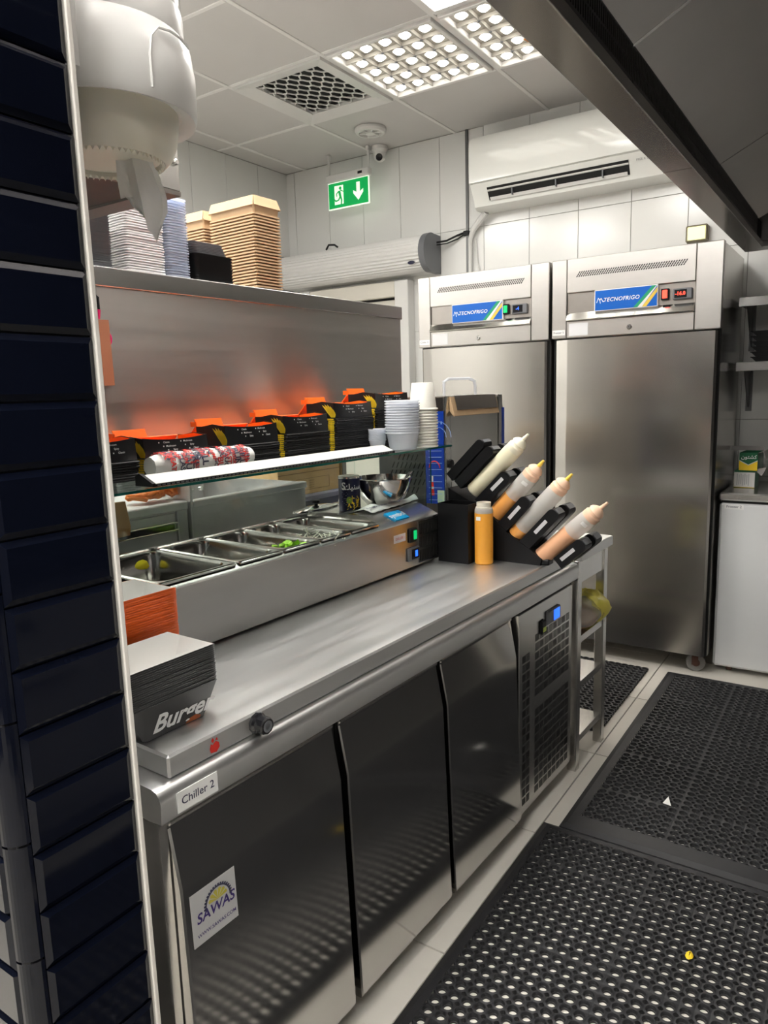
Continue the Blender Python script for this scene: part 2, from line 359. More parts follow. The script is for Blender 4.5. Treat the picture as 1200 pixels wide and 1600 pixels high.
# ---- LED grid lights
for q, (i,j) in enumerate(LEDC):
    x0,x1,y0,y1 = cell(i,j); cx,cy = (x0+x1)/2, (y0+y1)/2; W, H = x1-x0-.03, y1-y0-.03
    t = thing('ceiling_light', ['square LED grid ceiling light next to the air vent, twenty five bright lenses', 'square LED grid ceiling light partly hidden by the exhaust hood'][q], 'light', (cx,cy,CE), group='LED grid ceiling lights')
    xa, ya = cx-W/2, cy-H/2; g = .022
    fr = MB()
    for (a,b,c,d) in ((xa,ya,xa+W,ya+g),(xa,ya+H-g,xa+W,ya+H),(xa,ya+g,xa+g,ya+H-g),(xa+W-g,ya+g,xa+W,ya+H-g)): fr.box(a,b,CE-.012,c,d,CE+.02,0,.003)
    part('frame', fr, CGRID, t)
    part('reflector', MB().box(xa+g, ya+g, CE+.012, xa+W-g, ya+H-g, CE+.018), LPLATE, t)
    cw, chh = (W-2*g)/5, (H-2*g)/5; scr = MB()
    lv = MB()
    for k in range(1,5):
        lv.box(xa+g+k*cw-.003, ya+g, CE-.006, xa+g+k*cw+.003, ya+H-g, CE+.012, 0, .001); lv.box(xa+g, ya+g+k*chh-.003, CE-.006, xa+W-g, ya+g+k*chh+.003, CE+.012, 0, .001)
    part('louver_bar', lv, LPLATE, t)
    ledme = None
    for a in range(5):
        for b in range(5):
            lx, ly = xa+g+(a+.5)*cw, ya+g+(b+.5)*chh
            if ledme is None:
                ledme = mesh('led_lens', MB().lathe([(.0001,-.016),(.012,-.0145),(.021,-.008),(.025,.0)], 14), LEDM, smooth=60)
                collm = mesh('reflector_cup', MB().lathe([(.027,.0),(.030,-.004),(.050,.0)], 16), LPLATE)
            inst('led_lens', ledme, t, (lx-cx, ly-cy, .010))
            inst('reflector_cup', collm, t, (lx-cx, ly-cy, .0115))
            if a < 4 and b < 4: scr.lathe([(.0001,-.012),(.006,-.011),(.008,-.006)], 8, (lx+cw/2, ly+chh/2, CE))
    part('screw', scr, GREYP, t)
for q, (i,j) in enumerate(FLATC):
    x0,x1,y0,y1 = cell(i,j); cx,cy = (x0+x1)/2, (y0+y1)/2
    t = thing('ceiling_panel_light', ['flat white ceiling light at the top edge of the photo', 'unseen fill light added in the ceiling above the worktop','unseen fill light added over the left aisle','unseen fill light added near the hood','unseen fill light added behind the viewer','unseen fill light added over the far left aisle', 'unseen fill light added far behind the viewer', 'unseen fill light added right of the viewer', 'unseen fill light added behind and right of the viewer'][q], 'light', (cx,cy,CE), group='flat ceiling lights')
    fr = MB(); g = .02
    for (a,b,c,d) in ((x0+.012,y0+.012,x1-.012,y0+.012+g),(x0+.012,y1-.012-g,x1-.012,y1-.012),(x0+.012,y0+.012+g,x0+.012+g,y1-.012-g),(x1-.012-g,y0+.012+g,x1-.012,y1-.012-g)): fr.box(a,b,CE-.008,c,d,CE+.02,0,.002)
    part('frame', fr, CGRID, t); part('diffuser', MB().box(x0+.032,y0+.032,CE-.002,x1-.032,y1-.032,CE+.006), PANV if q == 0 else PANM, t)
# ---- ceiling air vent with wavy grille
x0,x1,y0,y1 = cell(2,8); cx,cy = (x0+x1)/2,(y0+y1)/2
t = thing('air_vent', 'square white ceiling air vent with dark wavy lattice grille', 'vent', (cx,cy,CE))
fr = MB(); g = .095; o = .012
P0 = [(x0+o,y0+o),(x1-o,y0+o),(x1-o,y1-o),(x0+o,y1-o)]; P1 = [(x0+g,y0+g),(x1-g,y0+g),(x1-g,y1-g),(x0+g,y1-g)]
for k in range(4):
    a,b,c,d = P0[k],P0[(k+1)%4],P1[(k+1)%4],P1[k]
    fr.add([(*a,CE-.014),(*b,CE-.014),(*c,CE+.004),(*d,CE+.004),(*a,CE+.012),(*b,CE+.012),(*c,CE+.022),(*d,CE+.022)], [(0,1,2,3),(4,7,6,5),(0,4,5,1),(1,5,6,2),(2,6,7,3),(3,7,4,0)])
part('frame', fr, WHITE, t)
part('dark_throat', MB().box(x0+g,y0+g,CE+.045,x1-g,y1-g,CE+.055), GASKET, t)
gr = MB(); nr = 11
for k in range(nr):
    yk = y0+g + (y1-y0-2*g)*(k+.5)/nr; N = 80; pts = []; am = (y1-y0-2*g)/nr*.46
    for a in range(N+1):
        xx = x0+g + (x1-x0-2*g)*a/N; pts.append((xx, yk + am*1.06*(lambda q: math.copysign(abs(q)**.6, q))(math.sin(2*math.pi*5*a/N + (math.pi if k % 2 else 0))), CE+.012))
    gr.tube(pts, .0042, 5)
part('grille', gr, WHITE, t, 'wavy white lattice')
single('orange_scrap', MB().add([(0,0,0),(.045,.012,-.002),(.02,.05,-.004),(0,0,-.003),(.045,.012,-.005),(.02,.05,-.007)], [(0,1,2),(5,4,3),(0,3,4,1),(1,4,5,2),(2,5,3,0)]), mat('orange_brown_scrap',(.75,.30,.08),.6,noise=.2,nscale=90), 'orange brown scrap stuck under the LED light beside the hood', 'scrap', (-1.425,3.36,CE-.010), local=True, smooth=0)
# ---- smoke detector / exit sign / camera
t = thing('smoke_vent', 'round white ceiling disc vent in front of the security camera', 'vent', (-2.63, 3.89, CE))
part('rim', MB().lathe([(.095,0),(.095,-.012),(.085,-.026),(.070,-.028),(.066,-.014)], 28, (-2.63,3.89,CE)), WHITE, t)
part('core', MB().lathe([(.066,-.008),(.066,-.013)], 24, (-2.63,3.89,CE)), GREYP, t)
sp = MB()
for k in range(3):
    a = k*math.pi/3+.3; dx, dy = math.cos(a)*.067, math.sin(a)*.067
    sp.tube([(-2.63-dx,3.89-dy,CE-.022),(-2.63+dx,3.89+dy,CE-.022)], .006, 6)
sp.lathe([(.03,-.016),(.03,-.03),(.0001,-.033)], 16, (-2.63,3.89,CE)); part('spoke', sp, WHITE, t)
t = thing('security_camera', 'small white dome security camera under the ceiling beside the exit sign', 'camera', (-2.765, 4.19, CE))
c0 = (-2.765,4.19,CE)
part('mount', MB().lathe([(.052,0),(.052,-.022),(.045,-.03),(.040,-.045)], 24, c0), WHITE, t)
part('dome', MB().lathe([(.042,-.040),(.041,-.060),(.034,-.078),(.018,-.090),(.0001,-.093)], 24, c0), WHITE, t)
dv = Vector((.45,-.85,-.35)).normalized(); mx = Matrix.Translation(Vector(c0)+Vector((0,0,-.06))) @ dv.to_track_quat('Z','Y').to_matrix().to_4x4()
part('lens', MB().lathe([(.022,.030),(.022,.044),(.018,.046),(.0001,.043)], 20, mx=mx), BLACKG, t)
t = thing('exit_sign', 'green backlit emergency exit sign with running figure and down arrow', 'sign', (-2.965, 4.13, CE))
EX0, EX1, EY = -3.145, -2.812, 4.13
part('housing', MB().box(EX0-.005, EY-.022, 2.795, EX1+.01, EY+.022, 2.845, 0, .006), WHITE, t)
for xx in (EX0+.01, EX1-.002): part('hanger', MB().box(xx-.012, EY-.014, CE-.03, xx+.012, EY+.014, CE, 0, .003).box(xx-.007, EY-.006, 2.845, xx+.007, EY+.006, CE-.03), WHITE, t)
part('indicator', MB().box(EX1-.075, EY-.0235, 2.812, EX1-.04, EY-.022, 2.828), BLACK, t)
pl = part('sign_plate', MB().box(EX0, EY-.006, 2.625, EX1, EY+.006, 2.795, 0, .002), EXITW, t)
pic = MB(); yy = EY-.0075
part('green_field', MB().box(EX0+.006, EY-.0068, 2.632, EX1-.006, EY-.006, 2.790), EXITG, pl)
sx, sz = EX0, 2.625
def pp(*p, m=0): pic.prism([(sx+a, sz+b) for a,b in p], 'y', yy-.0006, yy+.0006, m)
pp((.055,.028),(.128,.028),(.128,.146),(.055,.146))
pp((.235,.144),(.262,.144),(.262,.082),(.288,.098),(.288,.078),(.2485,.032),(.209,.078),(.209,.098),(.235,.082))
part('door_and_arrow_pictogram', pic, EXITW, pl, smooth=0)
man = MB(); ym = yy-.0012
def mp_(*p): man.prism([(sx+a, sz+b) for a,b in p], 'y', ym-.0006, ym+.0006)
man.lathe([(.0001,0),(.0105,0),(.0105,.001)], 14, mx=Matrix.Translation((sx+.104, ym, sz+.128)) @ Matrix.Rotation(math.pi/2,4,'X'))
mp_((.085,.112),(.104,.114),(.112,.075),(.096,.07)); mp_((.104,.112),(.13,.1),(.133,.104),(.106,.12)); mp_((.086,.112),(.068,.096),(.07,.078),(.076,.079),(.075,.093),(.09,.105))
mp_((.098,.076),(.112,.076),(.118,.052),(.113,.022),(.104,.022),(.107,.052)); mp_((.097,.076),(.105,.07),(.09,.05),(.062,.046),(.05,.062),(.056,.066),(.065,.056),(.084,.058))
part('running_figure', man, EXITG, pl, smooth=0)
# ---- split air conditioner
t = thing('air_conditioner', 'long white wall air conditioner with open outlet slot above the fridges', 'air conditioner', (-1.5, YB-.006, 2.46))
AX0, AX1 = -2.055, -.955
def aprof(pts): return [(YB-.006-d, z) for d, z in pts]
part('casing', MB().prism(aprof([(0,2.462),(.12,2.462),(.145,2.476),(.150,2.50),(.195,2.575),(.205,2.592),(.19,2.60),(.19,2.83),(.165,2.85),(0,2.85)]), 'x', AX0, AX1), WHITEG, t)
part('front_panel', MB().prism(aprof([(.192,2.594),(.212,2.600),(.216,2.66),(.214,2.78),(.206,2.825),(.185,2.851),(.165,2.853),(.19,2.826)]), 'x', AX0-.004, AX1+.004), WHITEG, t)
part('outlet', MB().prism(aprof([(.1535,2.500),(.1925,2.565),(.175,2.575),(.13,2.51)]), 'x', AX0+.10, AX1-.19), GASKET, t)
def lou(d, z, l, th, xa, xb): return MB().prism(aprof([(d,z),(d+l*.55,z+l*.83),(d+l*.55-th,z+l*.83+th*.3),(d-th,z+th*.3)]), 'x', xa, xb)
part('louver', lou(.158,2.497,.02,.003,AX0+.11,AX1-.2), WHITE, t)
part('blade', MB().prism(aprof([(.182,2.5435),(.188,2.548),(.186,2.553),(.180,2.549)]), 'x', AX0+.10, AX1-.19), WHITE, t)
for k in range(3): part('deflector', MB().box(AX0+.25+k*.26, YB-.19, 2.505, AX0+.256+k*.26, YB-.16, 2.56), GREYP, t)
b = MB(); text(b, 'FREE X COOL', (AX1-.10, YB-.006-.1935, 2.556), X_, Vector((0,-.55,.83)), .016); part('lettering', b, GREYP, t, smooth=0)
hz = [(-2.02,YB-.07,2.462),(-2.06,YB-.06,2.43),(-2.12,YB-.045,2.38),(-2.145,YB-.035,2.33),(-2.150,YB-.03,2.2),(-2.150,YB-.026,1.6)]
single('drain_pipe', MB().tube(hz, [.02,.02,.018,.014,.012,.012], 10), WHITE, 'white insulated drain hose running down from the air conditioner', 'pipe', (-2.1,YB-.03,1.6))
single('white_cable', MB().tube([(-2.12,YB-.012,2.33),(-2.11,YB-.012,2.2),(-2.08,YB-.012,2.08),(-2.06,YB-.012,1.9)], .006, 6), WHITE, 'thin white cable on the wall tiles beside the drain hose', 'cable', (-2.1,YB-.01,1.9))
single('black_cable', MB().tube([(-2.36,4.2,2.33),(-2.3,4.22,2.335),(-2.24,4.255,2.365),(-2.2,4.262,2.375),(-2.16,4.262,2.37)], .006, 6).tube([(-2.36,4.2,2.315),(-2.3,4.225,2.32),(-2.24,4.262,2.345),(-2.2,4.264,2.365)], .004, 6).box(-2.2,4.25,2.355,-2.16,4.272,2.385,0,.004), BLACK, 'black power cable from the air curtain to the dark wall trim', 'cable', (-2.25,4.25,2.3))
single('wire_end', MB().tube([(-2.40,4.268,1.9),(-2.37,4.262,2.02),(-2.33,4.255,2.07),(-2.28,4.255,2.09)], .007, 6), BLACK, 'loose black wire end sticking up behind the left fridge', 'wire', (-2.33,4.2,2.0))
# ---- air curtain
t = thing('air_curtain', 'long ribbed white air curtain with dark end cap over the door', 'air curtain', (-2.9, YB-.006, 2.15))
def dprof(r=1., n=9, rib=0.):
    pts = [(YB-.006, 2.155), (YB-.006, 2.375)]; 
    for k in range(n*4+1):
        a = math.radians(100 - 200*k/(n*4)); rr = .112 + (rib if k % 2 else 0)
        pts.append((4.165 - rr*.95*math.cos(a) + .0, 2.268 + rr*math.sin(a)))
    return pts
part('body', MB().prism(dprof(rib=-.006), 'x', -3.60, -2.412), WHITE, t, smooth=20)
cap = [(y*1.0 if y > 4.2 else 4.165+(y-4.165)*1.04, 2.268+(z-2.268)*1.05) for y,z in dprof()]
part('end_cap', MB().prism(cap, 'x', -2.412, -2.372), GREYP, t, 'dark grey end cap'); part('end_cap', MB().prism(cap, 'x', -3.63, -3.60), GREYP, t)
part('logo_sticker', MB().lathe([(.0001,0),(.018,0),(.018,.001)], 16, mx=Matrix.Translation((-2.47,4.068,2.205)) @ Matrix.Rotation(math.radians(105),4,'X') @ Matrix.Diagonal((1.5,.6,1,1))), NAVY, t)
single('curtain_cord', MB().tube([(-3.2,4.15,2.385),(-3.17,4.14,2.41),(-3.12,4.14,2.405),(-3.1,4.15,2.388)], .007, 6), BLACK, 'short black loop of cord on top of the air curtain', 'cord', (-3.15,4.15,2.385))
# ---- emergency lamp over the right fridge
t = thing('emergency_lamp', 'small glowing yellow emergency lamp on the wall above the right fridge', 'lamp', (-.825, YB-.006, 2.14))
part('housing', MB().box(-.880, YB-.05, 2.138, -.772, YB-.006, 2.222, 0, .006), mat('brass_grey', (.22,.19,.12), .4, .3, noise=.1), t)
part('lens', MB().box(-.870, YB-.054, 2.147, -.782, YB-.048, 2.213, 0, .003), YLED, t)
# ================================================================ EXHAUST HOOD
t = thing('exhaust_hood', 'large dark stainless exhaust hood overhead at the right', 'hood', (.4, 2.0, 2.0))
HX0, HX1, HY0, HY1, HI = -.538, 1.28, .25, 3.85, -.458
HN = 3.735
part('skirt', MB().box(HX0, HY0, 2.0, HX0+.003, HY1, 2.60).box(HX0, HY1-.003, 2.0, HX1, HY1, 2.60).box(HX0, HY0, 2.0, HX1, HY0+.003, 2.60).box(HX0, HY0, 2.60, HX1, HY1, 2.603), STEEL_HOOD, t)
part('bottom_flange', MB().box(HX0, HY0, 1.996, HI, HY1, 2.002, 0, .0015).box(HI, HN, 1.996, HX1, HY1, 2.002, 0, .0015).box(HX0, 2.268, 1.9955, HI-.001, 2.270, 1.997), STEEL_FLANGE, t)
part('gutter_lip', MB().box(HI-.003, HY0, 1.995, HI+.001, HN, 2.022, 0, .001).box(HI, HN-.002, 1.995, HX1, HN+.002, 2.022, 0, .001), STEEL, t, 'brighter inner lip of the gutter')
lo = MB(); lo.box(HI-.006, HY0, 2.022, HI-.004, HN, 2.10)
part('louver_backing', lo, GASKET, t)
for ya, yb in ((.64,1.648),(1.655,2.664),(2.67,3.58)):
    lv = MB(); n = int((yb-ya)/.0125)
    lv.box(HI-.004, ya, 2.022, HI+.0005, yb, 2.030).box(HI-.004, ya, 2.092, HI+.0005, yb, 2.098).box(HI-.004, ya, 2.057, HI, yb, 2.062)
    for k in range(n+1):
        y = ya + (yb-ya-.006)*k/n; lv.box(HI-.004, y, 2.03, HI, y+.0065, 2.092)
    part('louver_strip', lv, STEEL_DK, t, 'dark slotted strip', smooth=0)
part('end_plate', MB().box(HI, HN-.004, 2.022, HX1, HN, 2.55), STEEL_HOOD, t)
for ya, yb in ((.30,.63),(.634,1.648),(1.655,2.664),(2.67,3.62)):
    part('sloped_panel', MB().prism([(HI-.002,2.094),(.42,2.533),(.42,2.538),(HI-.002,2.099)], 'y', ya, yb).prism([(1.27,2.1),(.42,2.533),(.42,2.538),(1.27,2.105)], 'y', ya, yb), STEEL_HOOD, t)
part('seam_strip', MB().prism([(HI-.002,2.0925),(.42,2.5315),(.42,2.533),(HI-.002,2.094)], 'y', 1.6465, 1.6565), STEEL, t, 'bright seam strip')
# ================================================================ BLACK TILED PILLAR
PX, PY0, PY1 = -.783, .389, .556
p = struct('wall_pillar', MB().box(-1.5, PY0+.006, 0, PX-.006, PY1-.002, CE), GROUTB)
bt = MB().box(0, .0012, .0012, .004, .1478, .0738, 0, .0008)
# bevelled subway tile: flat centre raised over a sloping border
def bev_tile(w, h, axis):
    o, i, d0, d1 = .0012, .0075, .0060, .0100
    P = [(o,o,0),(w-o,o,0),(w-o,h-o,0),(o,h-o,0),(o,o,d0),(w-o,o,d0),(w-o,h-o,d0),(o,h-o,d0),(o+i,o+i,d1),(w-o-i,o+i,d1),(w-o-i,h-o-i,d1),(o+i,h-o-i,d1)]
    F = [(0,1,5,4),(1,2,6,5),(2,3,7,6),(3,0,4,7),(4,5,9,8),(5,6,10,9),(6,7,11,10),(7,4,8,11),(8,9,10,11)]
    b = MB()
    if axis == 'x': b.add([(d-.006, a, z) for a, z, d in P], F)
    else: b.add([(a, -d+.006, z) for a, z, d in P], F)
    return mesh('black_tile', b, BTILE, smooth=0)
tA = bev_tile(.143, .075, 'x'); tB = bev_tile(.15, .075, 'y'); tC = bev_tile(.143, .075, 'x')
z0 = 1.406 + .96*.0790 - .075*22
for k in range(41):
    z = z0 + .075*k
    if z < -.0 or z + .075 > CE: continue
    inst('black_tile', tA, p, (PX, PY0+.020, z))
    x = PX - .025 - .15 - (.075 if k % 2 else 0)
    if k % 2: part('black_tile', MB().box(PX-.025-.0738, PY0-.004, z+.0012, PX-.025-.0012, PY0+.006, z+.0738, 0, .004), BTILE, p, smooth=0)
    for q in range(4): inst('black_tile', tB, p, (x - .15*q, PY0, z))
zq = 0.0
cm = MB(); N = 8
for k in range(N):
    a0, a1 = math.pi/2*k/N, math.pi/2*(k+1)/N
    cm.quad((PX-.022+.022*math.sin(a0), PY0+.020-.022*math.cos(a0), .001),(PX-.022+.022*math.sin(a1), PY0+.020-.022*math.cos(a1), .001),(PX-.022+.022*math.sin(a1), PY0+.020-.022*math.cos(a1), .148),(PX-.022+.022*math.sin(a0), PY0+.020-.022*math.cos(a0), .148))
cme = mesh('corner_trim_tile', cm, BTILE, smooth=60)
for k in range(19): inst('corner_trim_tile', cme, p, (0,0,z0-.075*0+.15*k-.15 if False else .15*k))
part('edge_trim', MB().box(PX-.012, PY1-.0035, 0, PX+.0045, PY1+.004, CE, 0, .0015), mat('aged_white_trim', (.66,.63,.58), .45, noise=.12, nscale=30), p, 'white corner edge trim')
# ================================================================ UPRIGHT FRIDGES
def fridge(name, x0, x1, label, freezer):
    YF_ = 3.628; w_ = x1-x0
    t = thing(name, label, 'fridge', ((x0+x1)/2, 3.95, 0), group='stainless upright fridges')
    part('body', MB().box(x0+.004, 3.665, .092, x1-.002, 4.225, 2.026, 0, .004), STEEL_FRIDGE, t)
    ca, cb = x0+.078, x1-.115 if freezer else x1-.098
    part('header_stile', MB().box(x0, YF_, 1.648, ca-.002, 3.667, 2.028, 0, .003), STEEL_HEAD, t); part('header_stile', MB().box(cb+.002, YF_, 1.648, x1, 3.667, 2.028, 0, .003), STEEL_HEAD, t)
    part('upper_panel', MB().box(ca, YF_, 1.866, cb, 3.667, 2.027, 0, .002), STEEL_HEAD, t)
    part('control_band', MB().box(ca, YF_+.012, 1.764, cb, 3.667, 1.868), STEEL_BAND, t, 'darker recessed control band')
    part('ledge', MB().prism([(YF_+.0125,1.771),(YF_-.016,1.735),(YF_-.012,1.731),(3.66,1.731),(3.66,1.771)], 'x', ca, cb), CHROME, t, 'bright sloping ledge')
    part('lower_strip', MB().box(ca, YF_, 1.649, cb, 3.667, 1.7305, 0, .002), STEEL_HEAD, t)
    vg = MB(); n = 46; vx0, vx1 = ca+.045, cb-.045
    for k in range(n):
        x = vx0 + (vx1-vx0)*k/n
        for r_ in range(3):
            zb = 1.938+.009*r_; xx = x + .006*r_; vg.add([(xx,YF_-.0006,zb),(xx+.0058,YF_-.0006,zb),(xx+.0105,YF_-.0006,zb+.0080),(xx+.0047,YF_-.0006,zb+.0080)], [(0,1,2,3)])
    part('vent_slots', vg, GASKET, t, 'slanted vent slots', smooth=0, kind='stuff')
    bx0 = x0 + (.217 if freezer else .214); bx1 = bx0 + (.298 if freezer else .303); bz0, bz1, by = 1.766, 1.866, YF_-.004
    bd = part('badge', MB().box(bx0, by, bz0, bx1, YF_+.0125, bz1, 0, .002), SILVB, t, 'blue name badge with diagonal stripes')
    yb = by-.0008
    part('blue_field', MB().box(bx0+.004, yb, bz0+.004, bx1-.004, by, bz1-.004), BLUE, bd)
    def stripe(a, wd, m, nm):
        sl = .085; y = yb-.0007
        q = MB().prism([(bx0+a,bz0+.004),(bx0+a+wd,bz0+.004),(min(bx0+a+wd+sl,bx1-.004),bz1-.004),(min(bx0+a+sl,bx1-.004),bz1-.004)], 'y', y, yb); part(nm, q, m, bd, smooth=0)
    stripe(.186,.020,GREENB,'green_stripe'); stripe(.206,.020,SILVB,'silver_stripe'); 
    q = MB().prism([(bx0+.226,bz0+.004),(bx0+.246,bz0+.004),(bx1-.004,bz0+.066),(bx1-.004,bz1-.004-.008)], 'y', yb-.0007, yb); part('gold_stripe', q, GOLDB, bd, smooth=0)
    b = MB(); text(b, 'TECNOFRIGO', (bx0+.129,yb-.0012,bz0+.050), X_, Z_, .0255, shear=.2, bold=.012, space=1.08)
    for (a,c,d,e) in ((.012,.040,.020,.062),(.020,.062,.027,.050),(.027,.050,.033,.060),(.033,.060,.043,.042),(.027,.050,.030,.036),(.043,.042,.049,.046)):
        b.tube([(bx0+a,yb-.001,bz0+c),(bx0+d,yb-.001,bz0+e)], .0016, 5)
    part('lettering', b, WPRINT, bd, smooth=0)
    swx = bx1+.012 if freezer else bx1-.004
    sw = part('rocker_switch', MB().box(swx, YF_-.003, 1.792, swx+.036, YF_+.0125, 1.843, 0, .003), BLACK, t)
    part('rocker', MB().box(swx+.007, YF_-.007, 1.799, swx+.029, YF_-.002, 1.836, 0, .003), REDL if freezer else GRNL, sw)
    dx = swx+.052
    dp = part('display', MB().box(dx, YF_-.004, 1.789, dx+.085, YF_+.0125, 1.838, 0, .004), GREYP, t)
    part('screen', MB().box(dx+.008, YF_-.0052, 1.796, dx+.062, YF_-.004, 1.832), BLACKG, dp)
    b = MB(); text(b, '-16.0' if freezer else '-4', (dx+.034,YF_-.0058,1.814), X_, Z_, .022, bold=.02); part('digits', b, REDL if freezer else BLUL, dp, smooth=0)
    lx = x0 + (.386 if freezer else .372)
    lk = part('lock', MB().lathe([(.0001,0),(.013,0),(.013,.006),(.010,.009),(.0001,.009)], 18, mx=Matrix.Translation((lx,YF_+.002,1.682)) @ Matrix.Rotation(math.pi/2,4,'X')), CHROME, t)
    part('keyhole', MB().box(lx-.001, YF_-.008, 1.678, lx+.001, YF_-.0065, 1.687), GASKET, lk)
    part('blank_sticker', MB().box(ca+.012, YF_-.001, 1.658, ca+.108, YF_, 1.718), mat('grey_white_sticker',(.70,.70,.71),.5), t, smooth=0)
    st = part('name_sticker', MB().box(x0+.004, YF_-.001, 1.664, x0+.070, YF_, 1.690), WPRINT, t, smooth=0)
    b = MB(); text(b, 'Freezer 5' if freezer else 'Chiller 4', (x0+.037,YF_-.0016,1.677), X_, Z_, .014); part('lettering', b, DPRINT, st, smooth=0)
    dpoly = [(x0+.012,3.664),(x0+.012,3.650),(x0+.022,3.640),(x0+.075,3.630),(x0+.085,YF_),(x1-.022,YF_),(x1-.012,3.634),(x1-.012,3.664)]
    part('door', MB().prism(dpoly, 'z', .100, 1.640), STEEL_FRIDGE, t, smooth=25)
    part('door_gasket', MB().box(x0+.004, 3.660, .095, x1-.004, 3.668, 1.647), GASKET, t)
    for cx, cy in ((x0+.08,3.72),(x1-.07,3.72),(x0+.08,4.19),(x1-.07,4.19)):
        cs = part('castor', MB().lathe([(.040,-.014),(.044,-.010),(.044,.010),(.040,.014)], 20, mx=Matrix.Translation((cx+.012,cy-.02,.0445)) @ Matrix.Rotation(math.radians(20),4,'Z') @ Matrix.Rotation(math.pi/2,4,'X')), CASTR, t)
        part('hub', MB().lathe([(.018,-.017),(.018,.017)], 14, mx=Matrix.Translation((cx+.012,cy-.02,.0445)) @ Matrix.Rotation(math.radians(20),4,'Z') @ Matrix.Rotation(math.pi/2,4,'X')), RUST, cs)
        part('fork', MB().box(cx-.003, cy-.042, .035, cx+.027, cy-.038, .086).box(cx-.003, cy-.002, .035, cx+.027, cy+.002, .086).box(cx-.03, cy-.035, .084, cx+.05, cy+.045, .0925), RUST, cs)
    return t
fridge('upright_fridge', -2.163, -1.395, 'left stainless upright fridge with blue badge and green switch', False)
fridge('upright_freezer', -1.380, -.590, 'right stainless upright fridge with blue badge and red display', True)
# ================================================================ CHEST FREEZER, WALL SHELVES, BOXES
FX0, FX1, FY0, FY1 = -.578, .35, 3.735, 4.24
t = thing('chest_freezer', 'white chest freezer with steel lid to the right of the fridges', 'freezer', (-.1, 4.0, 0))
part('body', MB().box(FX0, FY0, .03, FX1, FY1, .845, 0, .012), ENAMEL, t)
part('lid', MB().box(FX0-.002, FY0-.012, .856, FX1+.002, FY1, .893, 0, .007), STEEL, t, 'brushed steel lid')
part('lid_seal', MB().box(FX0+.008, FY0+.004, .845, FX1-.008, FY1-.01, .856), GASKET, t)
st = part('name_sticker', MB().box(FX0+.022, FY0-.001, .815, FX0+.105, FY0, .838), WPRINT, t, smooth=0)
b = MB(); text(b, 'Freezer 2', (FX0+.0635,FY0-.0016,.8265), X_, Z_, .017); part('lettering', b, DPRINT, st, smooth=0)
for xx in (FX0+.07, FX1-.07):
    for yy in (FY0+.05, FY1-.06): part('castor', MB().lathe([(.016,-.010),(.016,.010)], 14, mx=Matrix.Translation((xx,yy,.017)) @ Matrix.Rotation(math.pi/2,4,'Y')).box(xx-.014,yy-.012,.012,xx+.014,yy+.012,.031), RUST, t)
def wall_shelf(z, label):
    t = thing('wall_shelf', label, 'shelf', (-.1, YB-.006, z), group='steel wall shelves')
    part('board', MB().box(-.572, 3.985, z, .5, YB-.007, z+.006).box(-.572, 3.980, z-.038, .5, 3.985, z+.006, 0, .002).box(-.572, 3.985, z-.03, -.568, YB-.007, z+.002), STEEL, t)
    for x in (-.545, .1):
        part('bracket', MB().prism([(4.02,z-.006),(YB-.02,z-.006),(YB-.02,z-.22),(YB-.045,z-.22)], 'x', x, x+.004).box(x-.012,YB-.022,z-.24,x+.016,YB-.007,z), STEEL_DK, t, 'dark triangular bracket')
wall_shelf(1.803, 'upper steel wall shelf to the right of the fridges'); wall_shelf(1.497, 'lower steel wall shelf carrying black trays')
tr = MB()
for k in range(1):
    tr.prism([(-.13,0),(.13,0),(.15,.02),(.155,.02),(.155,.024),(-.155,.024),(-.155,.02),(-.15,.02)], 'y', -.10, .10)
for k in range(6):
    o = single('oven_tray', tr, BLACK, 'black oven tray, one of the stack on the lower wall shelf', 'tray', (-.36, 4.12, 1.503+.0235*k), local=True, group='black trays on the lower wall shelf', smooth=0) if k == 0 else dup(o, (-.36+R.uniform(-.003,.003), 4.12, 1.5035+.0245*k))
    o['label'] = ordl('black oven tray', k, 6, 'the stack on the lower wall shelf')
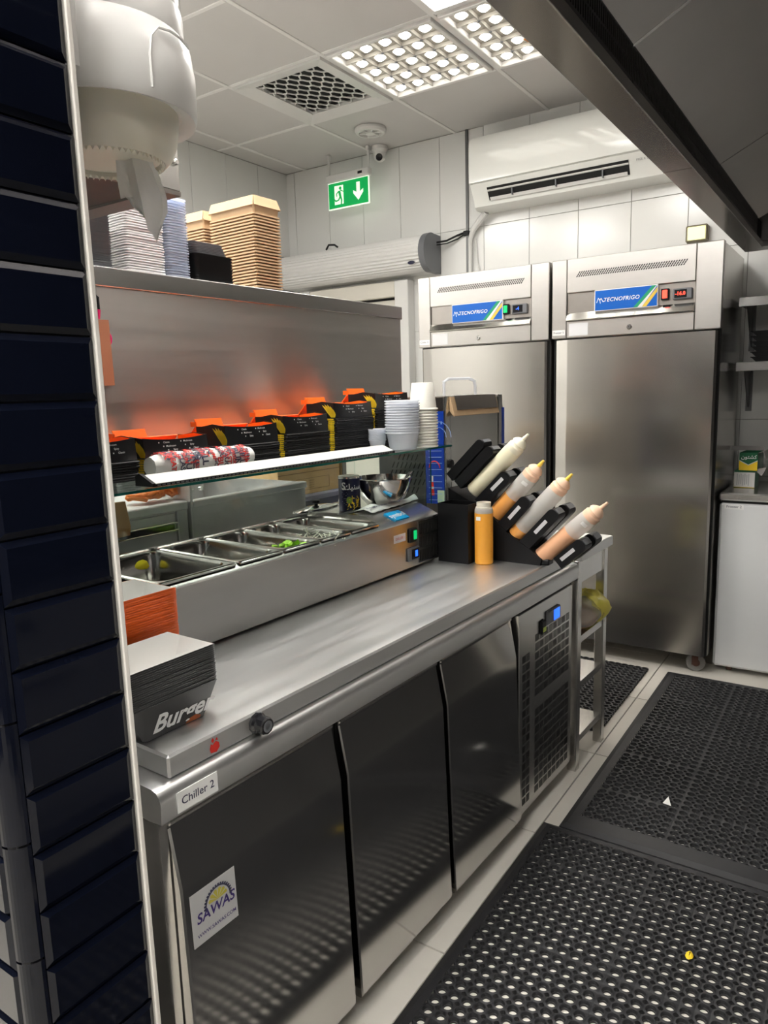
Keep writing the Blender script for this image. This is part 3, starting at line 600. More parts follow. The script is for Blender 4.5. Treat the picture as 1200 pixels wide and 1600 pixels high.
def carton_box(name, label, x0, y0, z0, w_, d_, h_, face, rot, open_):
    t = thing(name, label, 'box', (x0, y0, z0), rot=rot)
    L = lambda nm, b, m, lb=None: part(nm, b, m, t, lb, smooth=0, local=True)
    b = MB().box(0,0,0,w_,.002,h_).box(0,d_-.002,0,w_,d_,h_).box(0,.002,0,.002,d_-.002,h_).box(w_-.002,.002,0,w_,d_-.002,h_).box(.002,.002,0,w_-.002,d_-.002,.002)
    if not open_: b.box(.002,.002,h_-.002,w_-.002,d_-.002,h_)
    L('carton', b, GPRINT)
    L('yellow_chevron', MB().add([(0,-.0006,.002),(w_,-.0006,.002),(w_,-.0006,h_*.55),(w_/2,-.0006,h_*.30),(0,-.0006,h_*.55)], [(0,1,2,3,4)]).add([(-.0006,0,.002),(-.0006,d_,.002),(-.0006,d_,h_*.55),(-.0006,d_/2,h_*.30),(-.0006,0,h_*.55)], [(0,1,2,3,4)]), YELL)
    L('silver_line', MB().add([(0,-.0007,h_*.55),(w_/2,-.0007,h_*.30),(w_,-.0007,h_*.55),(w_,-.0007,h_*.60),(w_/2,-.0007,h_*.35),(0,-.0007,h_*.60)], [(0,1,4,5),(1,2,3,4)]), SILVB)
    if face: L('white_face', MB().box(.0,-.0012,.004,w_,-.0008,h_*.9), PAPERW)
    if face:
        b = MB()
        for k in range(7): b.box(.012+.0085*k, -.0018, .012+.003*(k%3), .0165+.0085*k, -.0013, h_*.82-.004*(k%2))
        L('grey_print_lines', b, mat('pale_grey_print',(.52,.52,.52),.6))
    else:
        b = MB(); text(b, ARW, (w_*.52,-.0012,h_*.76), X_, Z_, h_*.28, bold=.01); L('lettering', b, WPRINT)
    if open_:
        L('top_flap', MB().prism([(d_,h_),(d_+.012,h_+.018),(d_+.012,h_+.0205),(d_,h_+.0025)], 'x', -.07, w_), mat('grey_card',(.40,.38,.36),.8))
        L('side_flap', MB().prism([(w_,h_),(w_+.022,h_+.008),(w_+.034,h_-.03),(w_+.030,h_-.03),(w_+.021,h_+.005),(w_,h_-.003)], 'y', .01, d_-.01), mat('grey_card',(.40,.38,.36),.8))
        L('lower_flap', MB().prism([(w_,.01),(w_+.04,.02),(w_+.02,-.025),(w_-.004,-.004)], 'y', .006, .010), mat('grey_card',(.40,.38,.36),.8))
ARW = '\uFEE5\uFEEE\uFE98\uFEB8\uFEDB'
carton_box('green_box', 'green and yellow box showing its white side, lying on the freezer', -.548, 3.93, .893, .092, .16, .085, True, 0, False)
carton_box('green_box', 'open green and yellow box on top of the other box on the freezer', -.528, 3.925, .9785, .082, .15, .088, False, -.06, True)
# ================================================================ RUBBER MATS
PT = .033
def mat_cells(cols, rows, x0, y0, seam=(), rowseam=(), top=.012):
    h = PT/2; s = .0068; N = 16
    out = [(h,0),(h,h-s),(h-.62*s,h-.62*s),(h-s,h)]
    ring = []
    for k in range(4):
        c_, s_ = (1,0,-1,0)[k], (0,1,0,-1)[k]
        ring += [(a*c_-b*s_, a*s_+b*c_) for a,b in out]
    solid = []
    for k in range(16):
        t = 2*math.pi*k/16; m_ = max(abs(math.cos(t)), abs(math.sin(t))); solid.append((h*math.cos(t)/m_, h*math.sin(t)/m_))
    prof = [(.0140,top+.0010),(.0130,top+.0012),(.0118,top-.001),(.0112,.0055),(.0098,.005),(.0095,.0008)]
    cs = [(math.cos(2*math.pi*k/16), math.sin(2*math.pi*k/16)) for k in range(16)]
    v = []; f = []
    for i in range(cols):
        for j in range(rows):
            x = x0 + (i+.5)*PT; y = y0 + (j+.5)*PT; b = len(v); rg = ring
            use = [rg[k] for k in range(16)]
            if i in seam or i+1 in seam or j in rowseam or j+1 in rowseam:
                use = use[:]
                for q, (dx, dy) in enumerate(((1,1),(-1,1),(-1,-1),(1,-1))):
                    if (dx > 0 and i+1 in seam) or (dx < 0 and i in seam) or (dy > 0 and j+1 in rowseam) or (dy < 0 and j in rowseam):
                        k0 = q*4; use[k0+2] = solid[k0+2]; use[k0+1] = solid[k0+1]; use[(k0+3)] = solid[k0+3]
            v += [(x+a, y+c, top) for a,c in use]
            for r_, z in prof: v += [(x+r_*a, y+r_*c, z) for a,c in cs]
            n = len(prof)
            for q in range(n):
                for k in range(16):
                    k2 = (k+1) % 16; f.append((b+q*16+k, b+q*16+k2, b+(q+1)*16+k2, b+(q+1)*16+k))
            c0 = len(v)
            for q in range(4):
                ks = [q*4+1, q*4+2, q*4+3]; v += [(x+use[k][0], y+use[k][1], .001) for k in ks]
                for e in range(2): f.append((b+ks[e], c0+q*3+e, c0+q*3+e+1, b+ks[e+1]))
    m = MB(); m.v = v; m.f = f; m.m = [0]*len(f); return m
def mat_obj(label, x0, y0, cols, rows, bl, bn, bf, seam, rowseam, rot=0., border=True):
    t = thing('rubber_mat', label, 'mat', (x0, y0, 0), rot=rot)
    o = bpy.data.objects.new('perforated_field', mesh('perforated_field', mat_cells(cols, rows, 0, 0, seam, rowseam), RUBBER, smooth=30, recalc=False)); COL.objects.link(o); o.parent = t; o['kind'] = 'stuff'
    W_, H_ = cols*PT, rows*PT; br = bl
    if border:
        b = MB(); Z1 = .0121
        O = [(-bl,-bn),(W_+br,-bn),(W_+br,H_+bf),(-bl,H_+bf)]; I = [(0,0),(W_,0),(W_,H_),(0,H_)]
        J = [(-bl+.018,-bn+.018),(W_+br-.018,-bn+.018),(W_+br-.018,H_+bf-min(.018,bf*.6)),(-bl+.018,H_+bf-min(.018,bf*.6))]
        for k in range(4):
            a,c = O[k],O[(k+1)%4]; d,e = J[k],J[(k+1)%4]; g,h = I[k],I[(k+1)%4]
            b.add([(*a,0),(*c,0),(*c,.004),(*a,.004),(*e,Z1),(*d,Z1),(*h,Z1-.0002),(*g,Z1-.0002)], [(0,1,2,3),(3,2,4,5),(5,4,6,7)])
        part('border', b, RUBBER, t, smooth=20, local=True)
    return t
mat_obj('nearest black perforated rubber floor mat in the foreground', -.772, 2.056-44*PT, 35, 44, .035, .035, .034, (10,20,30), (9,19,29,39))
mat_obj('black perforated rubber floor mat between the near mat and the fridges', -.712, 2.176, 33, 42, .045, .082, .045, (8,18,28), (6,15,24,33))
mat_obj('small scallop-edged black rubber mat under the open side table', -.845-.033*20, 2.80, 20, 24, 0,0,0, (), (), border=False)
single('paper_scrap', MB().add([(0,0,.0136),(.028,-.004,.0136),(.012,.030,.026),(.014,.010,.0137)], [(0,1,2),(0,2,3),(1,2,3),(0,1,3)]), PAPERW, 'tiny white triangle of paper lying on the far rubber mat', 'litter', (-.497, 2.36, .0135), local=True, smooth=0)
rb = MB().lathe([(.0001,0),(.008,.001),(.010,.005),(.006,.009),(.0001,.010)], 9, sx=.8, sy=1.5)
rb.xf(lambda p: Vector((p.x+R.uniform(-.002,.002), p.y+R.uniform(-.002,.002), p.z)))
single('food_crumb', rb, YELL, 'tiny yellow food crumb lying on the near rubber mat', 'crumb', (-.286, 1.72, .0135), local=True)
# ================================================================ UNDERCOUNTER CHILLER (counter frame)
U0, U1 = -.93, -1.62
t = thing('undercounter_chiller', 'long stainless undercounter chiller with three doors and a vented motor panel', 'chiller', (-1.25, 1.5, 0), 'C')
part('body', MB().box(-.972, .655, .085, U1, 2.405, .74, 0, .003), STEEL, t)
part('front_stile', MB().box(-.945, .652, .07, -.975, .6715, .735, 0, .002), STEEL, t); part('front_stile', MB().box(-.955,2.398,.05,-.975,2.408,.735), STEEL, t)
part('dark_recess', MB().box(-.966, .673, .08, -.9735, 2.398, .738), GASKET, t)
wtp = [(U1,.74),(U1,.797),(-.935,.797),(-.922,.794),(-.915,.786),(-.912,.775),(-.914,.742),(-.945,.739)]
part('worktop', MB().prism(wtp, 'y', .638, 2.412), STEEL_TOP, t, smooth=40)
st = part('name_sticker', MB().box(-.912, .668, .748, -.9105, .752, .783), WPRINT, t, smooth=0)
YC = Vector((0,1,0))
b = MB(); text(b, 'Chiller 2', (-.9100,.710,.7655), YC, Z_, .0195, bold=.01); part('lettering', b, DPRINT, st, smooth=0)
dprf = [(-.968,.062),(-.914,.062),(-.912,.066),(-.930,.598),(-.950,.704),(-.949,.712),(-.956,.722),(-.962,.722),(-.968,.71)]
dm = None
for i, (va, vb) in enumerate(((.672,1.096),(1.116,1.515),(1.532,1.945))):
    lb = ['chiller door nearest the camera, with maker sticker', 'middle chiller door', 'chiller door next to the vented panel'][i]
    d = part('door', MB().prism(dprf, 'y', va, vb), STEEL_DOOR, t, lb, smooth=35)
    part('handle_lip', MB().tube([(-.950,va+.004,.716),(-.950,vb-.004,.716)], .007, 10), STEEL, d)
    part('edge_trim', MB().prism([(-.912,.066),(-.9105,.066),(-.9285,.599),(-.9485,.705),(-.950,.704),(-.930,.598)], 'y', va, va+.006), STEEL, d)
    if i == 0:
        s_ = part('maker_sticker', MB().prism([(-.9294,.577),(-.9286,.577),(-.9253,.480),(-.9261,.480)], 'y', .690, .790), mat('silver_sticker', (.62,.62,.62), .35, .2, noise=.03), d, smooth=0)
        b = MB(); uu = 0.; TL = lambda m_: m_.xf(lambda p: Vector((p.x - .9291 + (.598-p.z)*.0338 + .0005, p.y, p.z)))
        text(b, 'SAWAS', (uu,.742,.527), YC, Z_, .026, bold=.02, shear=.15); text(b, 'WWW.SAWAS.COM', (uu,.742,.497), YC, Z_, .0095, bold=.01)
        part('lettering', TL(b), mat('indigo_print',(.05,.03,.16),.5), s_, smooth=0)
        b = MB(); cy, cz = .748, .536; n = 18
        for k in range(n):
            a = math.pi*k/(n-1); r0, r1 = .026, .032
            b.add([(uu, cy+r0*math.cos(a-.12), cz+r0*math.sin(a-.12)),(uu, cy+r0*math.cos(a+.12), cz+r0*math.sin(a+.12)),(uu, cy+r1*math.cos(a+.05), cz+r1*math.sin(a+.05)),(uu, cy+r1*math.cos(a-.05), cz+r1*math.sin(a-.05))], [(0,1,2,3)])
        part('gear_emblem', TL(b), DPRINT, s_, smooth=0)
        b = MB()
        for k in range(6):
            a = math.pi*(k+.5)/6; b.add([(uu,cy,cz+.004),(uu,cy+.02*math.cos(a-.2),cz+.004+.018*math.sin(a-.2)),(uu,cy+.022*math.cos(a),cz+.004+.02*math.sin(a)),(uu,cy+.02*math.cos(a+.2),cz+.004+.018*math.sin(a+.2))], [(0,1,2,3)])
        part('sun_emblem', TL(b), mat('olive_yellow_print',(.55,.48,.08),.5), s_, smooth=0)
for va, vb in ((1.096,1.116),(1.515,1.532),(1.945,1.962)): part('gasket', MB().box(-.960, va+.001, .066, -.967, vb-.001, .722), GASKET, t)
# vented motor panel with basket weave slots
VP = part('motor_panel', MB().box(-.930, 1.966, .05, -.955, 2.398, .722, 0, .002), STEEL, t, 'vented motor panel')
vg = MB(); bk = MB()
def weave(va, vb, za, zb, nc):
    cw = (vb-va)/nc; nr = max(1, round((zb-za)/.030)); ch = (zb-za)/nr
    for i in range(nc):
        for j in range(nr):
            a, c = va+i*cw, za+j*ch
            for k in range(5):
                if (i+j) % 2: vg.box(-.9294, a+.003, c+.004+k*(ch-.004)/5, -.9292, a+cw-.003, c+.0062+k*(ch-.004)/5)
                else: vg.box(-.9294, a+.003+k*(cw-.004)/5, c+.004, -.9292, a+.0052+k*(cw-.004)/5, c+ch-.003)
weave(1.987, 2.046, .075, .585, 2); weave(2.082, 2.372, .415, .630, 8); weave(2.082, 2.372, .075, .375, 8)
part('vent_slots', vg, GASKET, VP, 'dark basket-weave vent slots', smooth=0, kind='stuff')
cp = part('thermostat', MB().box(-.931, 2.165, .634, -.922, 2.275, .682, 0, .006), GREYP, VP)
part('screen', MB().box(-.9215, 2.215, .641, -.9205, 2.262, .676), BLUL, cp); part('panel_face', MB().box(-.9222, 2.172, .640, -.9218, 2.212, .677), BLACKG, cp)
sw = part('rocker_switch', MB().box(-.931, 2.118, .616, -.921, 2.155, .662, 0, .004), BLACK, VP); part('rocker', MB().box(-.9212, 2.126, .624, -.919, 2.147, .640, 0, .002), mat('yellow_green_rocker',(.45,.55,.1),.4), sw)
for v in (.70, 2.0, 2.33):
    for u in (-1.0, -1.56): part('foot', MB().lathe([(.018,0),(.018,.006),(.012,.008),(.012,.086)], 12, (u,v,0)), STEEL_DK, t)
# ---- heated slab on the worktop
PZ0, PZ1 = .7975, .838
t = thing('heated_shelf', 'low stainless heated slab with black knob lying on the worktop', 'warmer', (-1.2, 1.4, PZ0), 'C')
part('slab', MB().box(-.932, .672, PZ0, -1.60, 2.36, PZ1, 0, .004), STEEL_TOP, t)
KV = .868
kn = part('knob', MB().lathe([(.020,0),(.020,.006),(.0165,.010),(.0165,.026),(.0145,.029),(.0001,.029)], 10, mx=Matrix.Translation((-.932,KV,.818)) @ Matrix.Rotation(math.pi/2,4,'Y')), BLACKG, t, 'black rotary knob')
part('knob_marks', MB().lathe([(.011,0),(.011,.0005),(.006,.0006),(.006,0)], 16, mx=Matrix.Translation((-.9028,KV,.818)) @ Matrix.Rotation(math.pi/2,4,'Y')), GREYP, kn)
fb = MB(); uu = -.9313
def fl_(*p, m=0): fb.add([(uu, .768+a, .816+b_) for a,b_ in p], [tuple(range(len(p)))], m)
fl_((-.009,-.010),(.004,-.012),(.011,-.005),(.010,.003),(.003,.008),(-.004,.003),(-.008,.006),(-.011,-.002)); fl_((-.004,.006),(.0,.010),(-.003,.016),(-.007,.012)); fl_((.002,.010),(.008,.008),(.006,.014))
part('flame_sticker', fb, RPRINT, t, smooth=0)
# ---- countertop topping chiller
TU, TB, TV0, TV1 = -1.28, -1.625, .66, 2.075
t = thing('topping_chiller', 'countertop topping chiller with food pans under a glass shelf', 'display chiller', (-1.45, 1.4, PZ1), 'C')
frm = MB()
frm.prism([(TU,.846),(TU,.994),(TU-.004,.998),(TU-.03,1.010),(TU-.03,.98),(TU-.02,.86),(TU-.02,.846)], 'y', TV0, 1.765)
frm.box(TU-.02, TV0, .846, TB, TV1, .86).box(TB, TV0, .846, TB+.012, TV1, 1.016).box(TU, TV0, .846, TB, TV0+.012, .998).box(TU-.012, TV0+.012, .992, TB, .945, 1.002)
frm.prism([(TU,.846),(TU,.994),(TU-.004,.998),(TU-.075,1.028),(TU-.085,1.030),(TB,1.030),(TB,.846)], 'y', 1.765, TV1)
part('casing', frm, STEEL, t)
for k in range(3): part('foot', MB().lathe([(.012,0),(.012,.009)], 10, (TU-.04, TV0+.05+.6*k, PZ1-.0005)), BLACK, t); part('foot', MB().lathe([(.012,0),(.012,.009)], 10, (TB+.04, TV0+.05+.6*k, PZ1-.0005)), BLACK, t)
lg = part('logo_badge', MB().prism([(-.003,-.024),(.003,-.024),(.003,.024),(-.003,.024)], 'y', 1.845, 1.925).xf(lambda p: Vector((TU-.040 + p.x*.39 - p.z*.92, p.y, 1.0145 + p.x*.92 + p.z*.39))), CYANL, t, 'light blue maker badge')
b = MB(); text(b, 'symbol', (0,0,0), Vector((0,1,0)), Vector((-.92,0,.39)), .030, bold=.01); b.xf(lambda p: p + Vector((TU-.040+.004*.39, 1.885, 1.0145+.004*.92))); part('lettering', b, WPRINT, lg, smooth=0)
st = part('name_sticker', MB().box(TU, 1.810, .940, TU+.001, 1.873, .965), mat('pale_pink_sticker',(.75,.66,.64),.5), t, smooth=0)
b = MB(); text(b, 'CHILLER 1', (TU+.0016,1.8415,.9525), YC, Z_, .011, bold=.01); part('lettering', b, RPRINT, st, smooth=0)
sw = part('rocker_switch', MB().box(TU, 1.890, .928, TU+.008, 1.930, .974, 0, .003), BLACK, t); part('rocker', MB().box(TU+.007, 1.909, .937, TU+.010, 1.927, .966, 0, .002), GRNL, sw)
dp = part('display', MB().box(TU, 1.878, .868, TU+.007, 1.945, .912, 0, .003), GREYP, t); part('screen', MB().box(TU+.0065, 1.898, .874, TU+.008, 1.939, .906), BLACKG, dp); part('digits', MB().box(TU+.008, 1.917, .880, TU+.0085, 1.931, .900), BLUL, dp, smooth=0)
vp = part('vent_panel', MB().box(TU, 1.948, .852, TU+.0015, 2.07, .988), STEEL_DK, t, 'black slotted vent panel')
vg = MB()
for r_ in range(3):
    for k in range(12): vg.box(TU+.0012, 1.953+.0095*k, .858+.044*r_, TU+.003, 1.958+.0095*k, .893+.044*r_)
part('vent_slots', vg, GASKET, vp, smooth=0, kind='stuff')
part('black_corner', MB().box(TU-.06, TV1-.012, .85, TU+.002, TV1+.002, .992, 0, .002), BLACK, t)
# glass
part('glass_shelf', MB().box(-1.25, TV0, 1.2205, TB, 2.12, 1.2265), GLASS, t, 'horizontal glass shelf')
part('glass_edge', MB().box(-1.25, TV0, 1.2207, -1.2492, 2.12, 1.2263).box(-1.25, 2.12, 1.2207, TB, 2.1208, 1.2263), GEDGE, t, 'green glass edge')
part('glass_side', MB().box(TU-.02, 2.060, 1.031, TB, 2.065, 1.220), GLASS, t); part('glass_edge', MB().box(TU-.02, 2.060, 1.031, TU-.0192, 2.065, 1.22), GEDGE, t)
part('glass_side', MB().box(TU-.02, TV0+.02, 1.003, TB, TV0+.025, 1.220), GLASS, t)
part('glass_back', MB().box(TB+.002, TV0+.03, 1.018, TB+.007, 2.058, 1.220), GLASS, t)
# pans
def pan(t_, v0, v1, lb, depth=.09):
    u0, u1 = TU-.012, TB+.016; z = 1.010; g = .012; N = 5
    def rr(a0, a1, c0, c1, r, z):
        pts = []
        for (cx, cy, s0) in ((a1-r,c1-r,0),(a0+r,c1-r,1),(a0+r,c0+r,2),(a1-r,c0+r,3)):
            for k in range(N+1):
                a = math.pi/2*(s0 + k/N); pts.append((cx+r*math.cos(a), cy+r*math.sin(a), z))
        return pts
    loops = [rr(u1,u0,v0,v1,.006,z-.004), rr(u1,u0,v0,v1,.006,z), rr(u1+.004,u0-.004,v0+.004,v1-.004,.01,z+.003), rr(u1+.010,u0-.016,v0+.010,v1-.010,.035,z+.001), rr(u1+.014,u0-.020,v0+.014,v1-.014,.034,z-.008), rr(u1+.020,u0-.026,v0+.020,v1-.020,.030,z-depth)]
    n = len(loops[0]); b = MB(); b.v = [p for l in loops for p in l]
    b.f = [(k*n+i, k*n+(i+1)%n, (k+1)*n+(i+1)%n, (k+1)*n+i) for k in range(len(loops)-1) for i in range(n)] + [tuple((len(loops)-1)*n+i for i in range(n))]
    b.m = [0]*len(b.f)
    return single('food_pan', b, PANSTEEL, lb, 'food pan', ((u0+u1)/2, (v0+v1)/2, z-depth), 'C', 'steel pans in the topping chiller', smooth=40)
pans = [(.948,1.172,'widest steel food pan, first from the near end, with yellow residue'),(1.182,1.335,'empty steel food pan, second from the near end'),(1.340,1.482,'steel food pan with lettuce leaves, third from the near end'),(1.487,1.617,'steel food pan with pale shreds, fourth from the near end'),(1.622,1.755,'steel food pan beside the blue badge, last in the row')]
for a, c, l in pans: pan(t, a, c, l)
def blob(n, spread, size, seed, flat=.6):
    r = random.Random(seed); b = MB()
    for k in range(n):
        c = Vector((r.uniform(-spread[0],spread[0]), r.uniform(-spread[1],spread[1]), r.uniform(0,spread[2]))); N = 9; rad = size*r.uniform(.6,1.2)
        q = Matrix.Rotation(r.uniform(0,6.3),3,'Z') @ Matrix.Rotation(r.uniform(-.9,.9),3,'X')
        v = [c] + [c + q @ Vector((rad*math.cos(2*math.pi*i/N)*(1+.25*r.uniform(-1,1)), rad*math.sin(2*math.pi*i/N), rad*.35*math.sin(i*2.3+k)*flat)) for i in range(N)]
        b.add(v, [(0, 1+i, 1+(i+1)%N) for i in range(N)])
    return b
single('lettuce', blob(34,(.034,.034,.036),.022,3), LETT, 'bright green lettuce leaves in the third steel pan', 'lettuce', (-1.350, 1.418, .972), 'C', local=True)
single('lettuce', blob(14,(.045,.03,.01),.016,5), LETT, 'pale lettuce scraps at the back of the third steel pan', 'lettuce', (-1.52, 1.395, .962), 'C', local=True)
sh = MB(); rs = random.Random(4)
for k in range(60):
    c = Vector((rs.uniform(-.07,.07), rs.uniform(-.035,.035), rs.uniform(.0,.03))); d = Vector((rs.uniform(-1,1), rs.uniform(-1,1), rs.uniform(-.2,1))).normalized()*.014; sh.tube([c-d, c, c+d+Vector((0,0,.003))], .0014, 4)
single('pale_shreds', sh, GRATED, 'pale shredded vegetable in the fourth steel pan', 'shreds', (-1.36, 1.552, .980), 'C', local=True, kind='stuff')
single('yellow_residue', MB().lathe([(.0001,.004),(.02,.003),(.027,0)], 16, sx=.6, sy=1.2), mat('mustard',(.85,.72,.03),.35,noise=.08), 'smear of yellow mustard on the back wall of the first pan', 'mustard', (-1.595, 1.128, .986), 'C', local=True).rotation_euler = (0,math.radians(74),-A)
# ---- glass shelf contents
GZ = 1.2267
t = thing('price_rail', 'long white sloping label rail with black end lying on the glass shelf', 'rail', (-1.30, 1.4, GZ), 'C')
part('white_face', MB().prism([(-1.266,GZ+.006),(-1.305,GZ+.022),(-1.312,GZ+.018),(-1.272,GZ+.002)], 'y', .935, 1.80), WHITEG, t)
part('black_holder', MB().prism([(-1.262,GZ),(-1.262,GZ+.005),(-1.268,GZ+.0055),(-1.316,GZ+.016),(-1.316,GZ)], 'y', .934, 1.802), BLACK, t)
pf = MB()
for k in range(70): pf.box(-1.2625, .94+.0122*k, GZ+.001, -1.2615, .948+.0122*k, GZ+.004)
part('perforations', pf, GREYP, t, smooth=0, kind='stuff')
part('end_cap', MB().prism([(-1.261,GZ),(-1.261,GZ+.007),(-1.303,GZ+.026),(-1.318,GZ+.02),(-1.318,GZ)], 'y', .927, .935), BLACK, t)
# carton stacks
CART = None
def carton_layer():
    b = MB().box(-.093, -.005, 0, .093, .113, .0052, 0, .0012)
    b.xf(lambda p: Vector((-p.y, p.x, p.z))); return b
def stack_cartons(vc, ztop, lbl, idx):
    global CART
    uf = -1.405; n = max(3, int((ztop-.046-GZ)/.0056))
    if CART is None:
        CART = single('carton', carton_layer(), CARTB, 'x', 'carton', (uf, vc, GZ), 'C', smooth=20, local=True)
        fm = MB().box(-.030, -.0934, .0006, -.006, -.0930, .0046).box(-.020,-.0936,.0002,-.016,-.0931,.005); part('flame_print', fm, YELL, CART, 'yellow flame print on the corner', smooth=0, local=True); first = True
    g = 'folded black cartons on the glass shelf, ' + lbl
    for k in range(n):
        o = dup(CART, C(uf+R.uniform(-.002,.002), vc+R.uniform(-.0015,.0015), GZ+.0056*k), group=g); o['label'] = ordl('flat black carton', k, n, 'the ' + lbl)
    z = GZ+.0056*n+.0008; h = ztop - z
    t = thing('open_carton', 'open orange-lined black carton topping the ' + lbl, 'carton', (uf, vc, z), 'C', group='open cartons topping the stacks')
    L = lambda nm, b, m, lb=None, par=t: part(nm, b, m, par, lb, smooth=20, local=True)
    N = 8; fr = MB()
    for k in range(N):      # curved front wall
        a, c = -.093+.186*k/N, -.093+.186*(k+1)/N; fa = lambda q: -.008*math.cos(q/.093*1.5)*0 + .004*(1-(q/.093)**2); dz = lambda q: h - .006*(1-(q/.093)**2)
        fr.add([(fa(a),a,0),(fa(c),c,0),(fa(c)-.004,c,dz(c)),(fa(a)-.004,a,dz(a)),(fa(a)-.002,a,0),(fa(c)-.002,c,0),(fa(c)-.006,c,dz(c)),(fa(a)-.006,a,dz(a))], [(0,1,2,3),(5,4,7,6),(3,2,6,7)])
    L('front_wall', fr, CARTB)
    L('base', MB().box(-.115,-.092,0,-.002,.092,.002), CARTB)
    sd = [(-.002,0),(-.006,h-.001),(-.05,h+.004),(-.09,h-.002),(-.113,h-.002),(-.113,0)]
    for ya, yb in ((-.0932,-.0915),(.0915,.0932)): L('side_wall', MB().prism(sd, 'y', ya, yb), CARTB)
    sl = [(-.006,.003),(-.008,h-.003),(-.05,h+.002),(-.111,h-.004),(-.111,.003)]
    L('lining', MB().prism(sl, 'y', -.0914, -.0906).prism(sl, 'y', .0906, .0914).box(-.112,-.09,.0021,-.007,.09,.003), ORANGEI, 'orange inside')
    L('glow_flap', MB().prism([(-.118,h-.002),(-.116,h-.004),(-.168,h-.056),(-.170,h-.054)], 'y', -.0935, .0935), ORANGE, 'orange flap added behind, sloped to glow in the panel')  # hidden flap added and sloped so the steel panel mirrors orange
    L('lid_flap', MB().prism([(-.110,h-.003),(-.113,h-.003),(-.121,h+.017),(-.118,h+.017)], 'y', -.092, -.002).box(-.135,-.093,h-.003,-.112,-.0905,h+.010), ORANGE, 'orange flap')
    fb = MB()     # flame of curved feathers on the near side
    for k, (bx, tx, tz) in enumerate(((-.012,-.050,h-.006),(-.010,-.040,h-.004),(-.008,-.029,h-.005),(-.006,-.018,h-.010),(-.004,-.009,h-.018))):
        y = -.0938; w_ = .0075; P = []
        for q in range(6):
            s = q/5; P.append((bx+(tx-bx)*s**1.4, .002+(tz-.002)*s, w_*(1-s)**.6*(.55+.9*min(1,2.5*s))))
        v = [(a-ww,y,zz_) for a,zz_,ww in P] + [(a+ww,y,zz_) for a,zz_,ww in P]
        fb.add(v, [(q,q+1,7+q,6+q) for q in range(5)])
    L('flame_print', fb, YELL, 'yellow flame print')
    tx_ = MB()
    for r_ in range(3):
        for c_ in range(2):
            y = -.055+.062*c_+.012*r_; zz_ = h-.013-.009*r_
            if zz_ < .006: continue
            tx_.box(.0046,y,zz_,.0049,y+.0028,zz_+.0028); text(tx_, ['Classic','Mushroom','Spicy'][(r_+c_)%3], (.0048,y+.022,zz_+.0014), YC, Z_, .0062, bold=.01)
    tx_.xf(lambda p: Vector((p.x + .0006 - .004*(p.y/.093)**2 - p.z/h*.004, p.y, p.z)))
    L('lettering', tx_, WPRINT)
sv = [(.905,1.322,'carton stack nearest the pillar'),(1.112,1.318,'second carton stack from the pillar'),(1.358,1.334,'third carton stack from the pillar'),(1.572,1.350,'fourth carton stack from the pillar'),(1.792,1.380,'fifth carton stack from the pillar'),(2.000,1.405,'carton stack behind the clear bowls')]
for k, (vc, zt, lb) in enumerate(sv): stack_cartons(vc, zt, lb, k)
bpy.data.objects.remove(CART.children[0]); bpy.data.objects.remove(CART)
# printed wrapping roll
t = thing('wrapping_roll', 'roll of white paper printed red and black behind the label rail', 'paper roll', (-1.365, 1.15, GZ), 'C')
rw = random.Random(9); N = 20; K = 16; ro = MB(); L_ = .30
for k in range(K+1):
    y = -L_/2 + L_*k/K; r0 = .030*(1 - .25*max(0,(abs(k-K/2)-6)/2)) + rw.uniform(-.0012,.0012)
    for i in range(N):
        a = 2*math.pi*i/N; r_ = r0 + rw.uniform(-.0010,.0010); ro.v.append((r_*math.cos(a), y, .031 + r_*math.sin(a)*.95))
for k in range(K):
    for i in range(N): ro.f.append((k*N+i, k*N+(i+1)%N, (k+1)*N+(i+1)%N, (k+1)*N+i))
ro.f += [tuple(range(N)), tuple(K*N+i for i in range(N))]; ro.m = [0]*len(ro.f)
part('paper', ro, PAPERW, t, smooth=40, local=True)
for mm, nm, words, s0 in ((RPRINT,'red_print',['BURGER','MEAT','SHRIMP','BUN','MEAT','TASTY'],0),(DPRINT,'black_print',['BUN','GOOD','CLASSIC','SAUCE','FRESH','BUNS','GRILL'],1)):
    b = MB()
    for k in range(15):
        a0 = rw.uniform(-.55,1.9); y0 = -.125+.25*((k*2+s0)%30)/30+rw.uniform(-.004,.004); q = MB()
        text(q, words[k%len(words)], (0,0,0), Vector((1,0,0)), Vector((0,1,0)), rw.choice([.015,.019,.024]), bold=.03)
        q.xf(lambda p: Vector((.0325*math.cos(a0-p.x/.0325), y0+p.y, .031+.0325*.96*math.sin(a0-p.x/.0325)))); b.join(q)
    part(nm, b, mm, t, smooth=0, local=True)
# cup stacks
def cup(prof, n=24): return MB().lathe(prof, n)
def stack(name, mbs, mats, n, pitch, u, v, z, item, where, cat, group, jit=.0008, fr='C', parts=None, rot=0.):
    proto = None
    for k in range(n):
        if proto is None:
            o = proto = single(name, mbs, mats, 'x', cat, (u,v,z), fr, group, smooth=40, local=True, rot=rot)
            for (pn, pm, pmat, pl) in (parts or []): part(pn, pm, pmat, o, pl, smooth=40, local=True)
        else: o = dup(proto, (C(u+R.uniform(-jit,jit), v+R.uniform(-jit,jit), z+pitch*k) if fr == 'C' else Vector((u,v,z+pitch*k))))
        o['label'] = ordl(item, k, n, where)
    return proto
wc = cup([(.046,0),(.0485,.001),(.0497,.0035),(.0485,.006),(.0445,.007),(.0355,.086),(.034,.0875),(.0335,.083),(.0001,.083)], 28)
stack('paper_cup', wc, CUPP, 14, .0092, -1.292, 2.008, GZ, 'upside-down white paper cup', 'the stack on the glass shelf', 'cup', 'white paper cups on the glass shelf')
